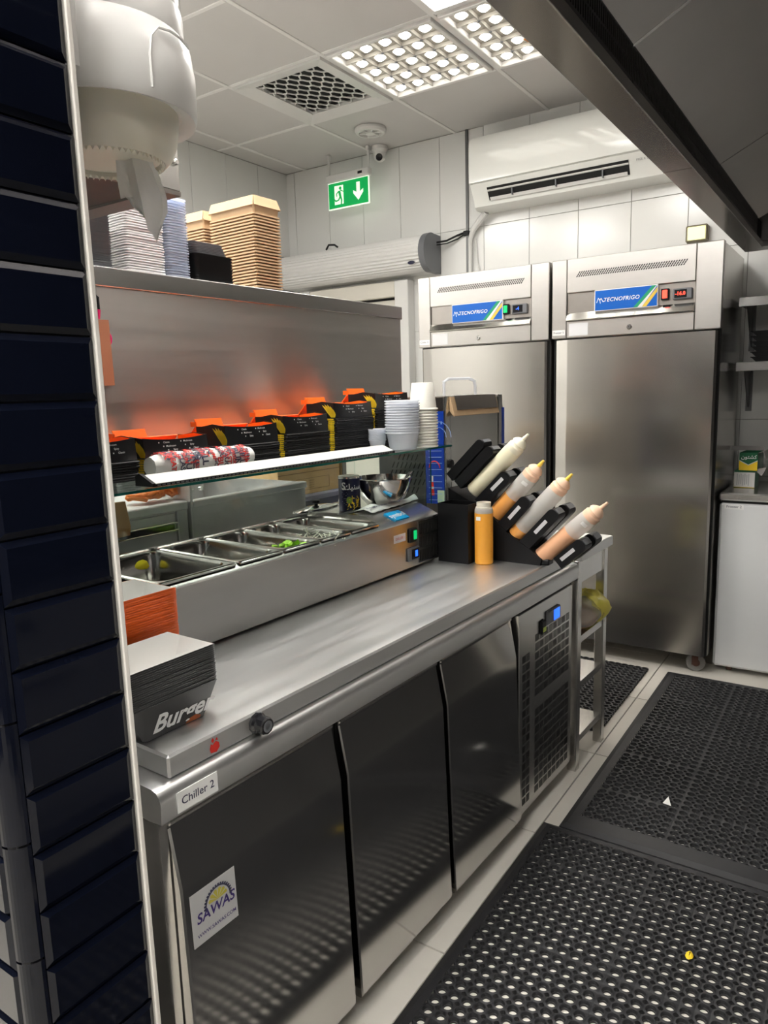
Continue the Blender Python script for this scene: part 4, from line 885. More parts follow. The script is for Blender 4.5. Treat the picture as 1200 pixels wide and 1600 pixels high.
cl = cup([(.040,.0),(.042,.0005),(.0515,.050),(.0555,.0515),(.0560,.0545),(.0550,.0555),(.0505,.052),(.0412,.002),(.0001,.0012)], 28)
stack('clear_bowl', cl, CLEARD, 13, .0082, -1.302, 1.905, GZ, 'clear plastic bowl', 'the stack beside the paper cups', 'bowl', 'clear bowls on the glass shelf')
sc_ = cup([(.020,0),(.0205,.0005),(.027,.030),(.029,.0305),(.029,.033),(.0265,.032),(.0195,.0015),(.0001,.001)], 20)
stack('sauce_cup', sc_, CLEARD, 8, .0048, -1.375, 1.868, GZ, 'small clear sauce cup', 'the short stack beside the clear bowls', 'cup', 'small sauce cups on the glass shelf')
# ================================================================ PAPER TRAYS ON THE SLAB
def octa(a, b, c): return [(a-c,-b),(a,-b+c),(a,b-c),(a-c,b),(-a+c,b),(-a,b-c),(-a,-b+c),(-a+c,-b)]
def tray_mesh(inner=False):
    th = .0007; h = .069; b = MB()
    o = octa(.046,.0655,.006); p = octa(.064,.0945,.016)
    sh = lambda L, q: [(x-math.copysign(q,x), y-math.copysign(q,y)) for x,y in L]
    def top(L): return [(x, y, h - (.007*(1-(y/.0945)**2) if abs(x) > .05 else .010)) for x,y in L]
    if inner:
        v = [(x,y,.0012) for x,y in sh(o,th)] + top(sh(p,th)); v2 = v[8:]
        return b.add([(x,y,z) for x,y,z in v], [tuple(range(8))] + [(i,(i+1)%8,8+(i+1)%8,8+i) for i in range(8)])
    v = [(x,y,0) for x,y in o] + top(p) + top(sh(p,th))
    b.add(v, [tuple(range(8))[::-1]] + [(i,(i+1)%8,8+(i+1)%8,8+i) for i in range(8)]); b.add([], []) ; k0 = len(b.v)-24; b.f += [(k0+8+i,k0+8+(i+1)%8,k0+16+(i+1)%8,k0+16+i) for i in range(8)]; b.m += [1]*8; return b
tm, ti = tray_mesh(), tray_mesh(True)
def tray_stack(name, item, where, u, v, n, pitch, m, group):
    return stack(name, tm, m, n, pitch, u, v, PZ1+.0005, item, where, 'paper tray', group, parts=[('white_lining', ti, PAPERW, 'white inside')], jit=.0005)
pr_ = tray_stack('paper_tray', 'black paper burger tray', 'the near tray stack', -1.048, .7465, 19, .0037, [TRAYG, mat('grey_card_edge',(.50,.50,.50),.7)], 'black burger trays on the heated slab')
def on_front(mb, o=.0009):      # wrap flat (y,z) print on the sloping front wall of the lowest tray
    return mb.xf(lambda p: Vector((.046+.018*p.z/.069+o, p.y, p.z)))
b = MB(); text(b, 'Burger', (0,.010,.026), YC, Z_, .046, shear=.30, bold=.026); part('lettering', on_front(b), WPRINT, pr_, smooth=0, local=True)
b = MB().add([(0,.018,.001),(0,.050,.001),(0,.052,.006),(0,.040,.012),(0,.024,.009)], [(0,1,2,3,4)]); part('burger_picture', on_front(b,.0006), mat('burger_brown',(.38,.10,.03),.5,noise=.4,nscale=120), pr_, smooth=0, local=True)
tray_stack('paper_tray', 'orange paper tray', 'the stack behind the burger trays', -1.203, .790, 32, .0045, [ORANGE, mat('orange_card_edge',(.95,.34,.12),.7)], 'orange paper trays on the heated slab')
# ================================================================ OVERSHELF AND WHAT STANDS ON IT
t = thing('pass_shelf', 'tall stainless back panel with a shelf on top behind the carton stacks', 'shelf', (-1.85, 1.5, 1.10), 'C')
part('back_panel', MB().box(-1.6565, .60, 1.235, -1.662, 2.425, 1.70), STEEL_PANEL, t, 'brushed back panel')
part('shelf_deck', MB().box(-1.652, .60, 1.728, -2.12, 2.43, 1.733).box(-1.650, .60, 1.686, -1.656, 2.43, 1.733, 0, .002).box(-1.652, 2.426, 1.686, -2.12, 2.43, 1.733), STEEL, t)
part('end_return', MB().box(-1.660, 2.415, 1.235, -1.69, 2.428, 1.69, 0, .002), STEEL, t)
for u, v, z in ((-2.0,.95,1.101),(-2.05,2.39,.9005),(-1.95,2.39,.9005)): part('post', MB().box(u-.014, v-.014, z, u+.014, v+.014, 1.729, 0, .002), STEEL, t)
part('screw', MB().lathe([(.0001,0),(.003,0),(.003,.001)], 8, mx=Matrix.Translation((-1.662,1.40,1.655)) @ Matrix.Rotation(math.pi/2,4,'Y')), STEEL_DK, t)
SZ = 1.7335
def rrect(a, b, r, z, N=4):
    pts = []
    for cx, cy, s in ((a-r,b-r,0),(-a+r,b-r,1),(-a+r,-b+r,2),(a-r,-b+r,3)):
        for k in range(N+1):
            t = math.pi/2*(s+k/N); pts.append((cx+r*math.cos(t), cy+r*math.sin(t), z))
    return pts
def nest(loops):
    n = len(loops[0]); b = MB(); b.v = [p for l in loops for p in l]
    b.f = [(k*n+i, k*n+(i+1)%n, (k+1)*n+(i+1)%n, (k+1)*n+i) for k in range(len(loops)-1) for i in range(n)] + [tuple(range(n))[::-1], tuple((len(loops)-1)*n+i for i in range(n))]
    b.m = [0]*len(b.f); return b
bl = nest([rrect(.085,.075,.012,0), rrect(.088,.078,.012,.0048), rrect(.086,.076,.012,.0052)])
stack('dark_tray', bl, GREYP, 23, .0057, -1.752, 1.086, SZ, 'flat dark grey tray', 'the stack nearest the pillar', 'tray', 'dark trays on the pass shelf')
wh = nest([rrect(.0765,.054,.010,0), rrect(.0770,.0545,.010,.0030), rrect(.083,.061,.011,.0034), rrect(.083,.061,.011,.0058), rrect(.080,.058,.010,.0062)])
stack('foam_box', wh, WHT, 31, .0064, -1.746, 1.263, SZ, 'white foam food box', 'the stack beside the dark trays', 'food box', 'white foam boxes on the pass shelf', jit=.0016)
cb = nest([rrect(.063,.036,.014,0), rrect(.0635,.0365,.014,.0038), rrect(.067,.040,.015,.0042), rrect(.067,.040,.015,.0064), rrect(.064,.037,.014,.0068)])
stack('clear_box', cb, CLEARL, 30, .0070, -1.730, 1.371, SZ, 'frosted clear food box', 'the stack beside the foam boxes', 'food box', 'frosted boxes on the pass shelf')
kt = nest([rrect(.045,.066,.010,0), rrect(.050,.072,.012,.066), rrect(.052,.0745,.012,.067), rrect(.052,.0745,.012,.0695), rrect(.049,.0715,.012,.0695), rrect(.044,.065,.01,.004)])
stack('black_tub', nest([rrect(.047,.068,.012,0), rrect(.050,.072,.013,.0068), rrect(.0505,.0725,.013,.0082), rrect(.048,.069,.012,.0082)]), BLACK, 9, .0083, -1.712, 1.497, SZ, 'small black food tub', 'the stack before the kraft boxes', 'food tub', 'black tubs on the pass shelf')
for k in range(8):
    o = single('ribbed_tray', nest([rrect(.044,.058,.012,0), rrect(.046,.060,.012,.0028), rrect(.045,.059,.012,.0036)]), GREYP, 'x', 'food tray', (-1.712,1.49,SZ+.0755), 'C', 'grey trays on the black tubs', smooth=40, local=True) if k == 0 else dup(o, C(-1.712, 1.49-.0022*k, SZ+.0755+.0040*k))
    o['label'] = ordl('grey ribbed plastic tray', k, 8, 'the black tubs')
kf = [[(.094,.0515,0),(.0995,.057,.0082),(.0995,.057,.0092),(.0925,.050,.0092)]]
kr = nest([rrect(a,b,.004,z,1) for a,b,z in ((.090,.0475,0),(.0905,.048,.0034),(.0985,.056,.0036),(.1005,.058,.0040),(.1005,.058,.0082),(.0985,.056,.0086),(.0900,.0475,.0090))])
ke = nest([rrect(.0910,.0485,.004,.0004,1), rrect(.0910,.0485,.004,.0032,1)])  # darker band: shade under each rim put into the colour
def kraft_stack(u, v, n, where):
    stack('kraft_box', kr, KRAFT, n, .0093, u, v, SZ, 'brown kraft box', where, 'kraft box', 'kraft boxes on the pass shelf', jit=.0008, parts=[('shadow_edge', ke, KRAFTE, 'darker recess band, shade under the rim in its colour')])
    z = SZ+.0093*n; tt = thing('open_kraft_box', 'open brown kraft box with folded flaps topping ' + where, 'kraft box', (u,v,z), 'C', group='open kraft boxes')
    body = MB(); lo, hi = rrect(.096,.0535,.004,0,1), rrect(.0985,.056,.004,.026,1); n_ = len(lo)
    body.add(lo+hi, [(i,(i+1)%n_,n_+(i+1)%n_,n_+i) for i in range(n_)] + [tuple(range(n_))[::-1]])
    part('body', body, KRAFT, tt, smooth=0, local=True)
    a, b_, z0, z1 = .1035, .061, .020, .050
    P = [(a,-b_),(a,b_),(-a,b_),(-a,-b_)]; Q = [(a-.009,-b_+.010),(a-.009,b_-.010),(-a+.009,b_-.010),(-a+.009,-b_+.010)]
    for k in range(4):
        p, q, r_, s_ = P[k], P[(k+1)%4], Q[(k+1)%4], Q[k]; d = Vector((q[0]-p[0], q[1]-p[1], 0)).normalized()*.004; nn = Vector((d.y,-d.x,0)).normalized()*.0016
        f = [Vector((*p,z0))+d, Vector((*q,z0))-d, Vector((*r_,z1))-d*.2, Vector((*s_,z1))+d*.2]
        part('flap', MB().add(f+[x-nn for x in f], [(0,1,2,3),(7,6,5,4),(0,4,5,1),(1,5,6,2),(2,6,7,3),(3,7,4,0)]), KRAFT, tt, smooth=0, local=True)
    part('corrugated_inset', MB().box(-.092,-.05,.004,.092,.05,.024), KRAFT, tt, smooth=0, local=True)
kraft_stack(-1.757, 1.714, 24, 'the front kraft stack'); kraft_stack(-1.985, 1.714, 23, 'the rear kraft stack')
# board and tool hanging on the panel
t = thing('hanging_board', 'copper brown card hanging on the steel panel beside the pillar', 'board', (-1.66, 1.097, 1.44), 'C')
part('card', MB().prism([(1.040,1.602),(1.118,1.604),(1.120,1.443),(1.045,1.442)], 'x', -1.6460, -1.6435), BROWNP, t)
t = thing('kitchen_tool', 'black and pink handled tool tucked behind the copper brown card', 'tool', (-1.654, 1.09, 1.55), 'C')
part('handle', MB().tube([(-1.653,1.094,1.628),(-1.653,1.092,1.655),(-1.653,1.082,1.662),(-1.653,1.07,1.655)], [.008,.010,.010,.008], 10), BLACK, t)
part('collar', MB().tube([(-1.653,1.092,1.606),(-1.653,1.094,1.628)], [.0075,.009], 10), PINK, t); part('ring', MB().tube([(-1.654,1.105+.02*math.cos(a*.4),1.558+.02*math.sin(a*.4)) for a in range(17)], .005, 8), PINK, t, 'pink loop')
# ================================================================ CABINET AND TISSUE DISPENSER ON THE PILLAR'S FAR SIDE
t = thing('wall_cabinet', 'stainless wall cabinet behind the tissue dispenser', 'cabinet', (-1.32, .8, 1.80), 'R')
KX0, KX1, KY0, KY1 = -1.46, -1.153, PY1+.006, 1.039
part('shell', MB().box(KX0, KY0, 1.803, KX1, KY1, 2.35, 0, .002), STEEL, t)
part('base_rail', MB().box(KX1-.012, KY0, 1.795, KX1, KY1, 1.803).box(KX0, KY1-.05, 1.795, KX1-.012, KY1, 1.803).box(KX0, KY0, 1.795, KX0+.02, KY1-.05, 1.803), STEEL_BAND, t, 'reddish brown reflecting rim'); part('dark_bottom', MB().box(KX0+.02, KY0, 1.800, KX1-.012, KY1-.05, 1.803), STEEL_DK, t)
part('catch', MB().lathe([(.0001,0),(.006,0),(.006,.006),(.004,.008),(.0001,.008)], 12, mx=Matrix.Translation((KX1,1.028,1.855)) @ Matrix.Rotation(math.pi/2,4,'Y')), CHROME, t)
DX, DY = -.920, .700
t = thing('tissue_dispenser', 'white centre-pull tissue dispenser hanging behind the black tiled pillar', 'dispenser', (DX, DY, 1.735), 'R')
part('back_plate', MB().box(DX-.09, PY1+.0005, 1.80, DX+.085, DY-.085, 2.28, 0, .01), WHITE, t)
part('collar', MB().lathe([(.105,1.800),(.112,1.793),(.123,1.790),(.126,1.797),(.1265,1.85),(.122,1.883),(.1155,1.892),(.1,1.892)], 40, (DX,DY,0)), WHITE, t)
part('upper_cover', MB().lathe([(.112,1.893),(.113,2.0),(.112,2.25),(.09,2.30),(.0001,2.32)], 40, (DX,DY,0)), SMOKE, t, 'translucent smoky cover')
part('tissue_roll', MB().lathe([(.03,1.90),(.098,1.90),(.098,2.16),(.03,2.16)], 32, (DX,DY,0)), TISSUE, t)
part('shoulder_plate', MB().prism([(-.10,1.895),(-.035,1.895),(-.055,1.955),(-.10,1.97)], 'x', DX+.0, DX+.06).xf(lambda p: Vector((DX+.1165*math.cos((p.y)*7-.55), DY+.1165*math.sin((p.y)*7-.55), p.z))) if False else MB().lathe([(.1135,1.893),(.1145,1.90),(.1145,1.925),(.1135,1.93)], 40, (DX,DY,0)), WHITE, t)
part('front_window', MB().tube([(DX+.1268*math.cos(a), DY+.1268*math.sin(a), z) for a,z in ((-.15,1.80),(-.15,1.84),(-.12,1.862),(-.03,1.875),(.12,1.878),(.3,1.878),(.5,1.876))], .0018, 6), WHITE, t)
part('side_seam', MB().tube([(DX+.1270*math.cos(a), DY+.1270*math.sin(a), z) for a,z in ((-1.75,1.868),(-1.5,1.866),(-1.25,1.863),(-1.0,1.860),(-.98,1.83),(-.98,1.80))], .0016, 6), WHITE, t)
part('latch', MB().box(DX-.05,DY-.1275,1.85,DX+.01,DY-.120,1.875,0,.003), WHITE, t)
part('nozzle_bowl', MB().lathe([(.100,1.802),(.1,1.790),(.096,1.765),(.088,1.745),(.078,1.735),(.074,1.738),(.072,1.745)], 40, (DX,DY,0)), CREAM, t, 'cream lower bowl with toothed opening')
th_ = MB()
for k in range(56):
    a = 2*math.pi*k/56; c = Vector((DX+.076*math.cos(a), DY+.076*math.sin(a), 1.737)); tg = Vector((-math.sin(a),math.cos(a),0))*.0028; inn = Vector((-math.cos(a),-math.sin(a),0))*.004
    th_.add([c-tg+inn, c+tg+inn, c+inn*.5-Vector((0,0,.006)), c-tg, c+tg], [(0,1,2),(3,4,2),(0,3,2),(1,4,2)])
part('teeth', th_, CREAM, t, smooth=0, kind='stuff'); part('throat', MB().lathe([(.072,1.743),(.03,1.765),(.0001,1.77)], 32, (DX,DY,0)), CREAM, t)
rt = random.Random(2); tm_ = MB(); NU, NV = 9, 16
c0 = Vector((DX+.02, DY+.02, 1.755)); wd = Vector((.72,.55,0)).normalized()
for j in range(NV+1):
    s = j/NV; ww = (.022+.010*math.sin(min(1,s*1.6)*1.57)) * (1 if s < .60 else max(.08, 1-(s-.60)/.40*.92)); cc = c0 + wd*(.002+.018*s) + Vector((0,0,-.108*s))
    for i in range(NU):
        q = i/(NU-1)*2-1; fold = .009*math.sin(q*5.2+.6+s)*(.4+s) - .022*abs(q+.1)*(.5+s)
        tm_.v.append(tuple(cc + wd*(q*ww) + Vector((.55,-.72,0))*fold + Vector((0,0,rt.uniform(-.0025,.0025) - (.012*q if s > .6 else 0)))))
for j in range(NV):
    for i in range(NU-1): tm_.f.append((j*NU+i, j*NU+i+1, (j+1)*NU+i+1, (j+1)*NU+i))
tm_.m = [0]*len(tm_.f)
part('tissue_sheet', tm_, TISSUE, t, 'crumpled tissue hanging from the opening', smooth=50)
# ================================================================ TOPPING CHILLER TOP: CAN, BOWL, PAPER, LID
TZ = 1.0302
t = thing('snack_can', 'navy tin can with white lettering and golden sticks beside the steel bowl', 'can', (-1.478, 1.845, TZ), 'C')
part('body', MB().lathe([(.0355,0),(.0355,.104),(.0345,.106)], 32), NAVY, t, local=True); part('rim', MB().lathe([(.0345,.104),(.0368,.105),(.0368,.110),(.034,.110),(.033,.104)], 32), CHROME, t, local=True)
part('lid', MB().lathe([(.0345,.107),(.034,.1125),(.0001,.1125)], 28), CREAM, t, 'pale plastic lid', local=True)
def wrap(mb, r, a0, z0): return mb.xf(lambda p: Vector((r*math.cos(a0+p.x/r), r*math.sin(a0+p.x/r), z0+p.y)))
b = MB(); text(b, '\uFEDA\uFEF4\uFEE8\uFEB3', (.010,0,0), X_, Y_, .026, bold=.02); text(b, 'S', (-.021,.002,0), X_, Y_, .034, bold=.02); part('lettering', wrap(b, .0360, -.85, .078), WPRINT, t, smooth=0, local=True)
b = MB(); r5 = random.Random(5)
for k in range(26):
    c = Vector((r5.uniform(-.004,.030), r5.uniform(-.024,.016), 0)); a = r5.uniform(0,3.1); d = Vector((math.cos(a), math.sin(a),0))*.009; n_ = Vector((-d.y,d.x,0)).normalized()*.0011
    if c.y > .018-.9*abs(c.x-.016): c.y -= .014
    b.quad(c-d-n_, c+d-n_, c+d+n_, c-d+n_)
part('golden_sticks', wrap(b, .0360, -.85, .032), YELL, t, smooth=0, local=True)
b = MB().add([(.009*math.cos(2*math.pi*k/12)-.003, .011*math.sin(2*math.pi*k/12), 0) for k in range(12)], [tuple(range(12))]); part('lime_picture', wrap(b, .0362, -.85, .036), mat('lime_print',(.22,.34,.04),.5), t, smooth=0, local=True)
b = MB()
for k in range(9): b.box(-.028+.006*(k%3), .0-.005*k, 0, -.010+.004*(k%2), .0015-.005*k, .0001)
part('small_print', wrap(b, .0360, -.85, .060), mat('grey_print',(.3,.3,.36),.5), t, smooth=0, local=True)
t = thing('mixing_bowl', 'stainless mixing bowl on the topping chiller beside the navy can', 'bowl', (-1.432, 1.968, TZ), 'C')
part('shell', MB().lathe([(.040,0),(.055,.006),(.076,.03),(.090,.062),(.096,.092),(.101,.094),(.101,.096),(.095,.096),(.088,.062),(.074,.031),(.053,.008),(.0001,.006)], 40), CHROME, t, local=True)
part('spoon', MB().tube([(.02,.0,.02),(.06,.03,.08),(.085,.05,.115)], .005, 8), CHROME, t, 'spoon handle', local=True)
def sheet(name, label, u, v, z, nu, nv, fn, m, cat):
    b = MB()
    for j in range(nv+1):
        for i in range(nu+1): b.v.append(tuple(fn(i/nu, j/nv)))
    for j in range(nv):
        for i in range(nu): b.f.append((j*(nu+1)+i, j*(nu+1)+i+1, (j+1)*(nu+1)+i+1, (j+1)*(nu+1)+i))
    b.m = [0]*len(b.f); o = single(name, b, m, label, cat, (u,v,z), 'C', smooth=60, local=True)
    so = o.modifiers.new('thickness','SOLIDIFY'); so.thickness = .0008; so.offset = 1; return o
r6 = random.Random(6); NZ = {(i,j): r6.uniform(-1,1) for i in range(40) for j in range(40)}
o = sheet('printed_sheet', 'crumpled white printed paper lying in front of the steel bowl', -1.39, 1.86, TZ+.001, 8, 18, lambda a, c: Vector((-.035+.072*a*(1-.55*c)+.030*c*.3, -.06+.31*c, .001 + .018*math.sin(a*3.14)*(.3+.7*math.sin(c*7+.5)**2) + .003*abs(NZ[int(a*8),int(c*18)]))), PAPERW, 'paper')
b = MB()
for k, (wd_, yy_) in enumerate((('BURGER',-.045),('MEAT',-.02),('BURGER',.02),('FRESH',.07),('BUNS',.10))):
    text(b, wd_, (.022-.0006*k,yy_,.0165), YC, Vector((-.8,0,.3)), .013, bold=.02)
part('black_print', b, DPRINT, o, smooth=0, local=True)
single('paper_strip', MB().add([(-.012,-.075,.001),(.012,-.078,.001),(.016,.06,.0035),(-.010,.065,.004),(-.012,-.075,.0002),(.012,-.078,.0002),(.016,.06,.0025),(-.010,.065,.003)], [(0,1,2,3),(4,7,6,5),(0,4,5,1),(1,5,6,2),(2,6,7,3),(3,7,4,0)]), mat('black_white_print',(.12,.12,.12),.6,noise=.95,nscale=160), 'strip of black printed paper lying in front of the navy can', 'paper', (-1.44, 1.82, TZ), 'C', local=True, smooth=0)
t = thing('pan_lid', 'oval steel pan lid with black knob behind the food pans', 'lid', (-1.585, 1.80, TZ), 'C')
part('plate', MB().lathe([(.085,0),(.088,.002),(.083,.006),(.05,.012),(.0001,.014)], 32, sx=.42, sy=1.25), CHROME, t, local=True); part('knob', MB().lathe([(.006,.012),(.006,.018),(.013,.022),(.013,.030),(.0001,.033)], 16), BLACK, t, local=True)
# ================================================================ MACHINE BEHIND THE BOTTLE RACK
MU0, MU1, MV0, MV1, MZ0, MZ1 = -1.33, -1.62, 2.21, 2.665, .8385, 1.388
t = thing('countertop_machine', 'stainless countertop machine with blue printed side behind the bottle rack', 'machine', (-1.48, 2.43, MZ0), 'C')
part('housing', MB().box(MU0-.004, MV0+.002, MZ0+.02, MU1, MV1, MZ1, 0, .004), STEEL_BAND, t)
part('front_plate', MB().box(MU0-.002, MV0+.035, MZ0+.03, MU0+.002, MV1-.055, MZ1-.006, 0, .002), STEEL, t, 'smooth steel front plate')
part('corner_strip', MB().box(MU0-.004, MV0, MZ0+.02, MU0+.003, MV0+.032, MZ1, 0, .002), STEEL, t); part('corner_strip', MB().box(MU0-.004, MV1-.048, MZ0+.02, MU0+.003, MV1-.022, MZ1, 0, .002), STEEL, t)
part('blue_strip', MB().box(MU0-.004, MV1-.021, MZ0+.02, MU0+.003, MV1, 1.335), BLUEM, t)
part('paper_flap', MB().prism([(MU0+.004,1.384),(MU0+.008,1.384),(MU0+.024,1.318),(MU0+.021,1.316),(MU0+.004,1.335)], 'y', MV0+.025, MV1-.085), KRAFT, t, 'folded brown paper edge')
part('steel_tab', MB().prism([(MU0+.009,1.388),(MU0+.0105,1.388),(MU0+.0225,1.338),(MU0+.021,1.338)], 'y', MV0+.05, MV1-.095), STEEL_BAND, t)
pn = part('blue_print_panel', MB().box(MU0-.006, MV0-.001, 1.005, -1.413, MV0+.002, 1.336), BLUEM, t, 'blue printed side panel', smooth=0)
b = MB(); yv = MV0-.0016
for k in range(9): b.tube([(-1.345-.0, yv, 1.02+.022*k),(-1.40, yv, 1.0+.022*k+.018)], .0011, 4)
for rr in (.035,.055): b.tube([(-1.36+rr*math.cos(a/8*3.14), yv, 1.245+rr*math.sin(a/8*3.14)) for a in range(0,7)], .0011, 4)
b.box(-1.347,yv,1.29,-1.342,MV0,1.30)
part('white_print_lines', b, mat('pale_blue_print',(.35,.5,.85),.5), pn, smooth=0)
b = MB().box(-1.392,yv,1.035,-1.378,MV0,1.05).box(-1.39,yv,1.05,-1.380,MV0,1.085); b.tube([(-1.375+.022*math.cos(a/8*3.14), yv, 1.135+.024*math.sin(a/8*3.14)) for a in range(9)], .0022, 5); part('red_lighthouse_print', b, RPRINT, pn, smooth=0)
part('white_lighthouse_print', MB().box(-1.390,yv-.0004,1.058,-1.380,yv,1.066).box(-1.388,yv,1.085,-1.382,MV0,1.105), WPRINT, pn, smooth=0)
part('green_sticker', MB().box(-1.336,MV0-.0012,1.01,-1.365,MV0,1.055), mat('pale_green_sticker',(.55,.72,.5),.5), t, smooth=0)
vp = part('vent_plate', MB().box(-1.415, MV0-.001, .86, MU1, MV0+.002, 1.335), STEEL_DK, t)
b = MB()
for k in range(9):
    for r_ in range(5):
        cx, cz = -1.42-.019*k - (.0095 if r_ % 2 else 0), 1.04+.030*r_
        if (cx+1.50)**2 + (cz-1.10)**2 < .078**2: b.prism([(cx,cz),(cx+.004,cz-.002),(cx+.015,cz+.020),(cx+.011,cz+.022)], 'y', MV0-.0016, MV0-.001)
part('vent_slots', b, GASKET, vp, smooth=0, kind='stuff')
part('knob', MB().lathe([(.012,0),(.016,.004),(.016,.016),(.0001,.018)], 8, mx=Matrix.Translation((MU0+.003,MV0+.012,1.150)) @ Matrix.Rotation(math.pi/2,4,'Y')), BLACK, t)
part('clear_guard', MB().tube([(MU0-.02,MV0+.03,MZ1-.002),(MU0-.02,MV0+.03,1.437),(MU0-.02,MV0+.06,1.447),(MU0-.02,MV0+.21,1.449),(MU0-.02,MV0+.25,1.44),(MU0-.02,MV0+.258,1.42),(MU0-.02,MV0+.258,MZ1-.002)], .0055, 8), CLEARD, t, 'clear curved guard')
for u in (MU0-.03, MU1+.03):
    for v in (MV0+.04, MV1-.04): part('foot', MB().lathe([(.012,MZ0),(.012,MZ0+.021)], 10, (u,v,0)), BLACK, t)
# ================================================================ BOTTLE RACK AND BOTTLES
RV0, RV1 = 2.150, 2.300
t = thing('bottle_rack', 'black stepped condiment bottle rack with tilted slots at the end of the worktop', 'bottle rack', (-1.12, 2.2, PZ1), 'C')
part('base', MB().prism([(-1.285,PZ1),(-.945,PZ1),(-.940,.858),(-.975,.885),(-1.06,.935),(-1.13,1.0),(-1.285,1.075)], 'y', RV0, RV1), BLACK, t, smooth=0)
part('side_box', MB().box(-1.270,2.055,PZ1,-1.155,2.058,1.036).box(-1.270,2.137,PZ1,-1.155,2.140,1.036).box(-1.270,2.058,PZ1,-1.267,2.137,1.036).box(-1.158,2.058,PZ1,-1.155,2.137,1.036).box(-1.267,2.058,PZ1,-1.158,2.137,PZ1+.003), BLACK, t, 'square open compartment at the left')
BT = [((-1.205,1.062),45.5,.283),((-1.140,.965),42.,.285),((-1.048,.926),42.6,.287),((-.960,.855),48.,.297)]
def slab(cu, cz, ang, s0, s1, o0, o1, v, wd, label):
    a = Vector((math.sin(math.radians(ang)),0,math.cos(math.radians(ang)))); n = Vector((a.z,0,-a.x)); N = 5; r = min(.016, (o1-o0)*.48)
    out = [(s0,o0)] + [(s1-r+r*math.sin(math.pi/2*k/N), o0+r-r*math.cos(math.pi/2*k/N)) for k in range(N+1)] + [(s1-r+r*math.cos(math.pi/2*k/N), o1-r+r*math.sin(math.pi/2*k/N)) for k in range(N+1)] + [(s0,o1)]
    P = [Vector((cu,0,cz)) + a*s_ + n*o_ for s_, o_ in out]
    o = part('slot_block', MB().prism([(p.x,p.z) for p in P], 'y', v-wd/2, v+wd/2), BLACK, t, smooth=40)
    q = [Vector((cu,0,cz)) + a*s_ + n*o_ for s_, o_ in ((s0,o0+.012),(s1-.02,o0+.012),(s1-.02,o1-.010),(s0,o1-.010))]
    part('lip', MB().prism([(p.x+a.x*.022,p.z+a.z*.022) for p in (q[1],q[2])]+[(p.x+a.x*.019,p.z+a.z*.019) for p in (q[2],q[1])], 'y', v-wd/2+.006, v+wd/2-.006), GREYP, o, smooth=0)
    if label:
        f = v-wd/2-.0008; m_ = (o0+o1)/2-.002
        q = [Vector((cu,0,cz)) + a*s_ + n*o_ for s_, o_ in ((.070,m_-.006),(.128,m_-.006),(.128,m_+.006),(.070,m_+.006))]
        part('slot_label', MB().prism([(p.x,p.z) for p in q], 'y', f, f+.0008), mat('grey_label',(.62,.62,.64),.5), o, smooth=0)
for k, ((bu,bz),an,L_) in enumerate(BT):
    s1 = (.150,.165,.172,.165)[k]; s0 = (.0,-.005,-.01,.052)[k]; e = .031
    slab(bu,bz,an,s0,s1,e,e+.041,2.183,.060,True); slab(bu,bz,an,s0+.015,s1+.006,e,e+.041,2.262,.060,False)
slab(-1.205,1.062,45.5,-.015,.168,-.066,-.031,2.183,.060,False); slab(-1.205,1.062,45.5,-.02,.160,-.105,-.072,2.183,.060,False); slab(-1.205,1.062,45.5,-.01,.172,-.066,-.031,2.262,.060,False)
part('front_foot', MB().box(-.955,2.16,PZ1,-.918,2.20,PZ1+.02,0,.004), BLACK, t)
def bottle(name, label, u, v, z, tilt, L_, sauce, fill, capm, tipm, lab=True):
    t = thing(name, label, 'sauce bottle', (u,v,z), 'C', group='squeeze bottles at the bottle rack'); t.rotation_euler = (0, math.radians(tilt), -A)
    hb = L_*.775; r = .0295
    part('body', MB().lathe([(r,hb*fill if fill < .99 else hb-.03),(r,hb-.020),(r-.002,hb-.008),(r-.005,hb)], 26), sauce if fill >= .99 else BOTTLE, t, local=True)
    zf = hb*fill if fill < .99 else hb-.03
    part('sauce', MB().lathe([(.0001,.0),(r-.003,.0),(r,.004),(r,zf),(.0001,zf+.001)], 26), sauce, t, 'sauce seen through the plastic', local=True)
    c = part('cap', MB().lathe([(r-.002,hb-.012),(r-.001,hb-.010),(r-.001,hb+.006),(r-.005,hb+.010),(r-.005,hb+.016),(r-.003,hb+.019),(r-.005,hb+.024),(r-.012,hb+.032),(.008,hb+.038)], 26), capm, t, local=True)
    part('nozzle', MB().lathe([(.0075,hb+.036),(.0055,L_-.012),(.004,L_-.001),(.0001,L_)], 14), tipm, c, local=True)
    if lab:
        w_ = MB()
        for k in range(6):
            a0, a1 = -1.6+.12*k, -1.6+.12*(k+1); w_.quad(((r+.0004)*math.cos(a0),(r+.0004)*math.sin(a0),hb-.034),((r+.0004)*math.cos(a1),(r+.0004)*math.sin(a1),hb-.034),((r+.0004)*math.cos(a1),(r+.0004)*math.sin(a1),hb-.022),((r+.0004)*math.cos(a0),(r+.0004)*math.sin(a0),hb-.022))
        part('date_label', w_, WPRINT, t, smooth=0, local=True)
    return t
bottle('squeeze_bottle','tilted squeeze bottle full of cream sauce, highest in the rack',*(BT[0][0][0],2.187,BT[0][0][1],BT[0][1],BT[0][2]),MAYO,1.,CAPC,CAPC,False)
bottle('squeeze_bottle','tilted half-full squeeze bottle with yellow tip, second from the top of the rack',*(BT[1][0][0],2.187,BT[1][0][1],BT[1][1],BT[1][2]),SAUCE,.55,CAPP,CAPY)
bottle('squeeze_bottle','nearly empty tilted squeeze bottle with yellow cap, third from the top of the rack',*(BT[2][0][0],2.187,BT[2][0][1],BT[2][1],BT[2][2]),SAUCE,.16,CAPP,CAPY,False)
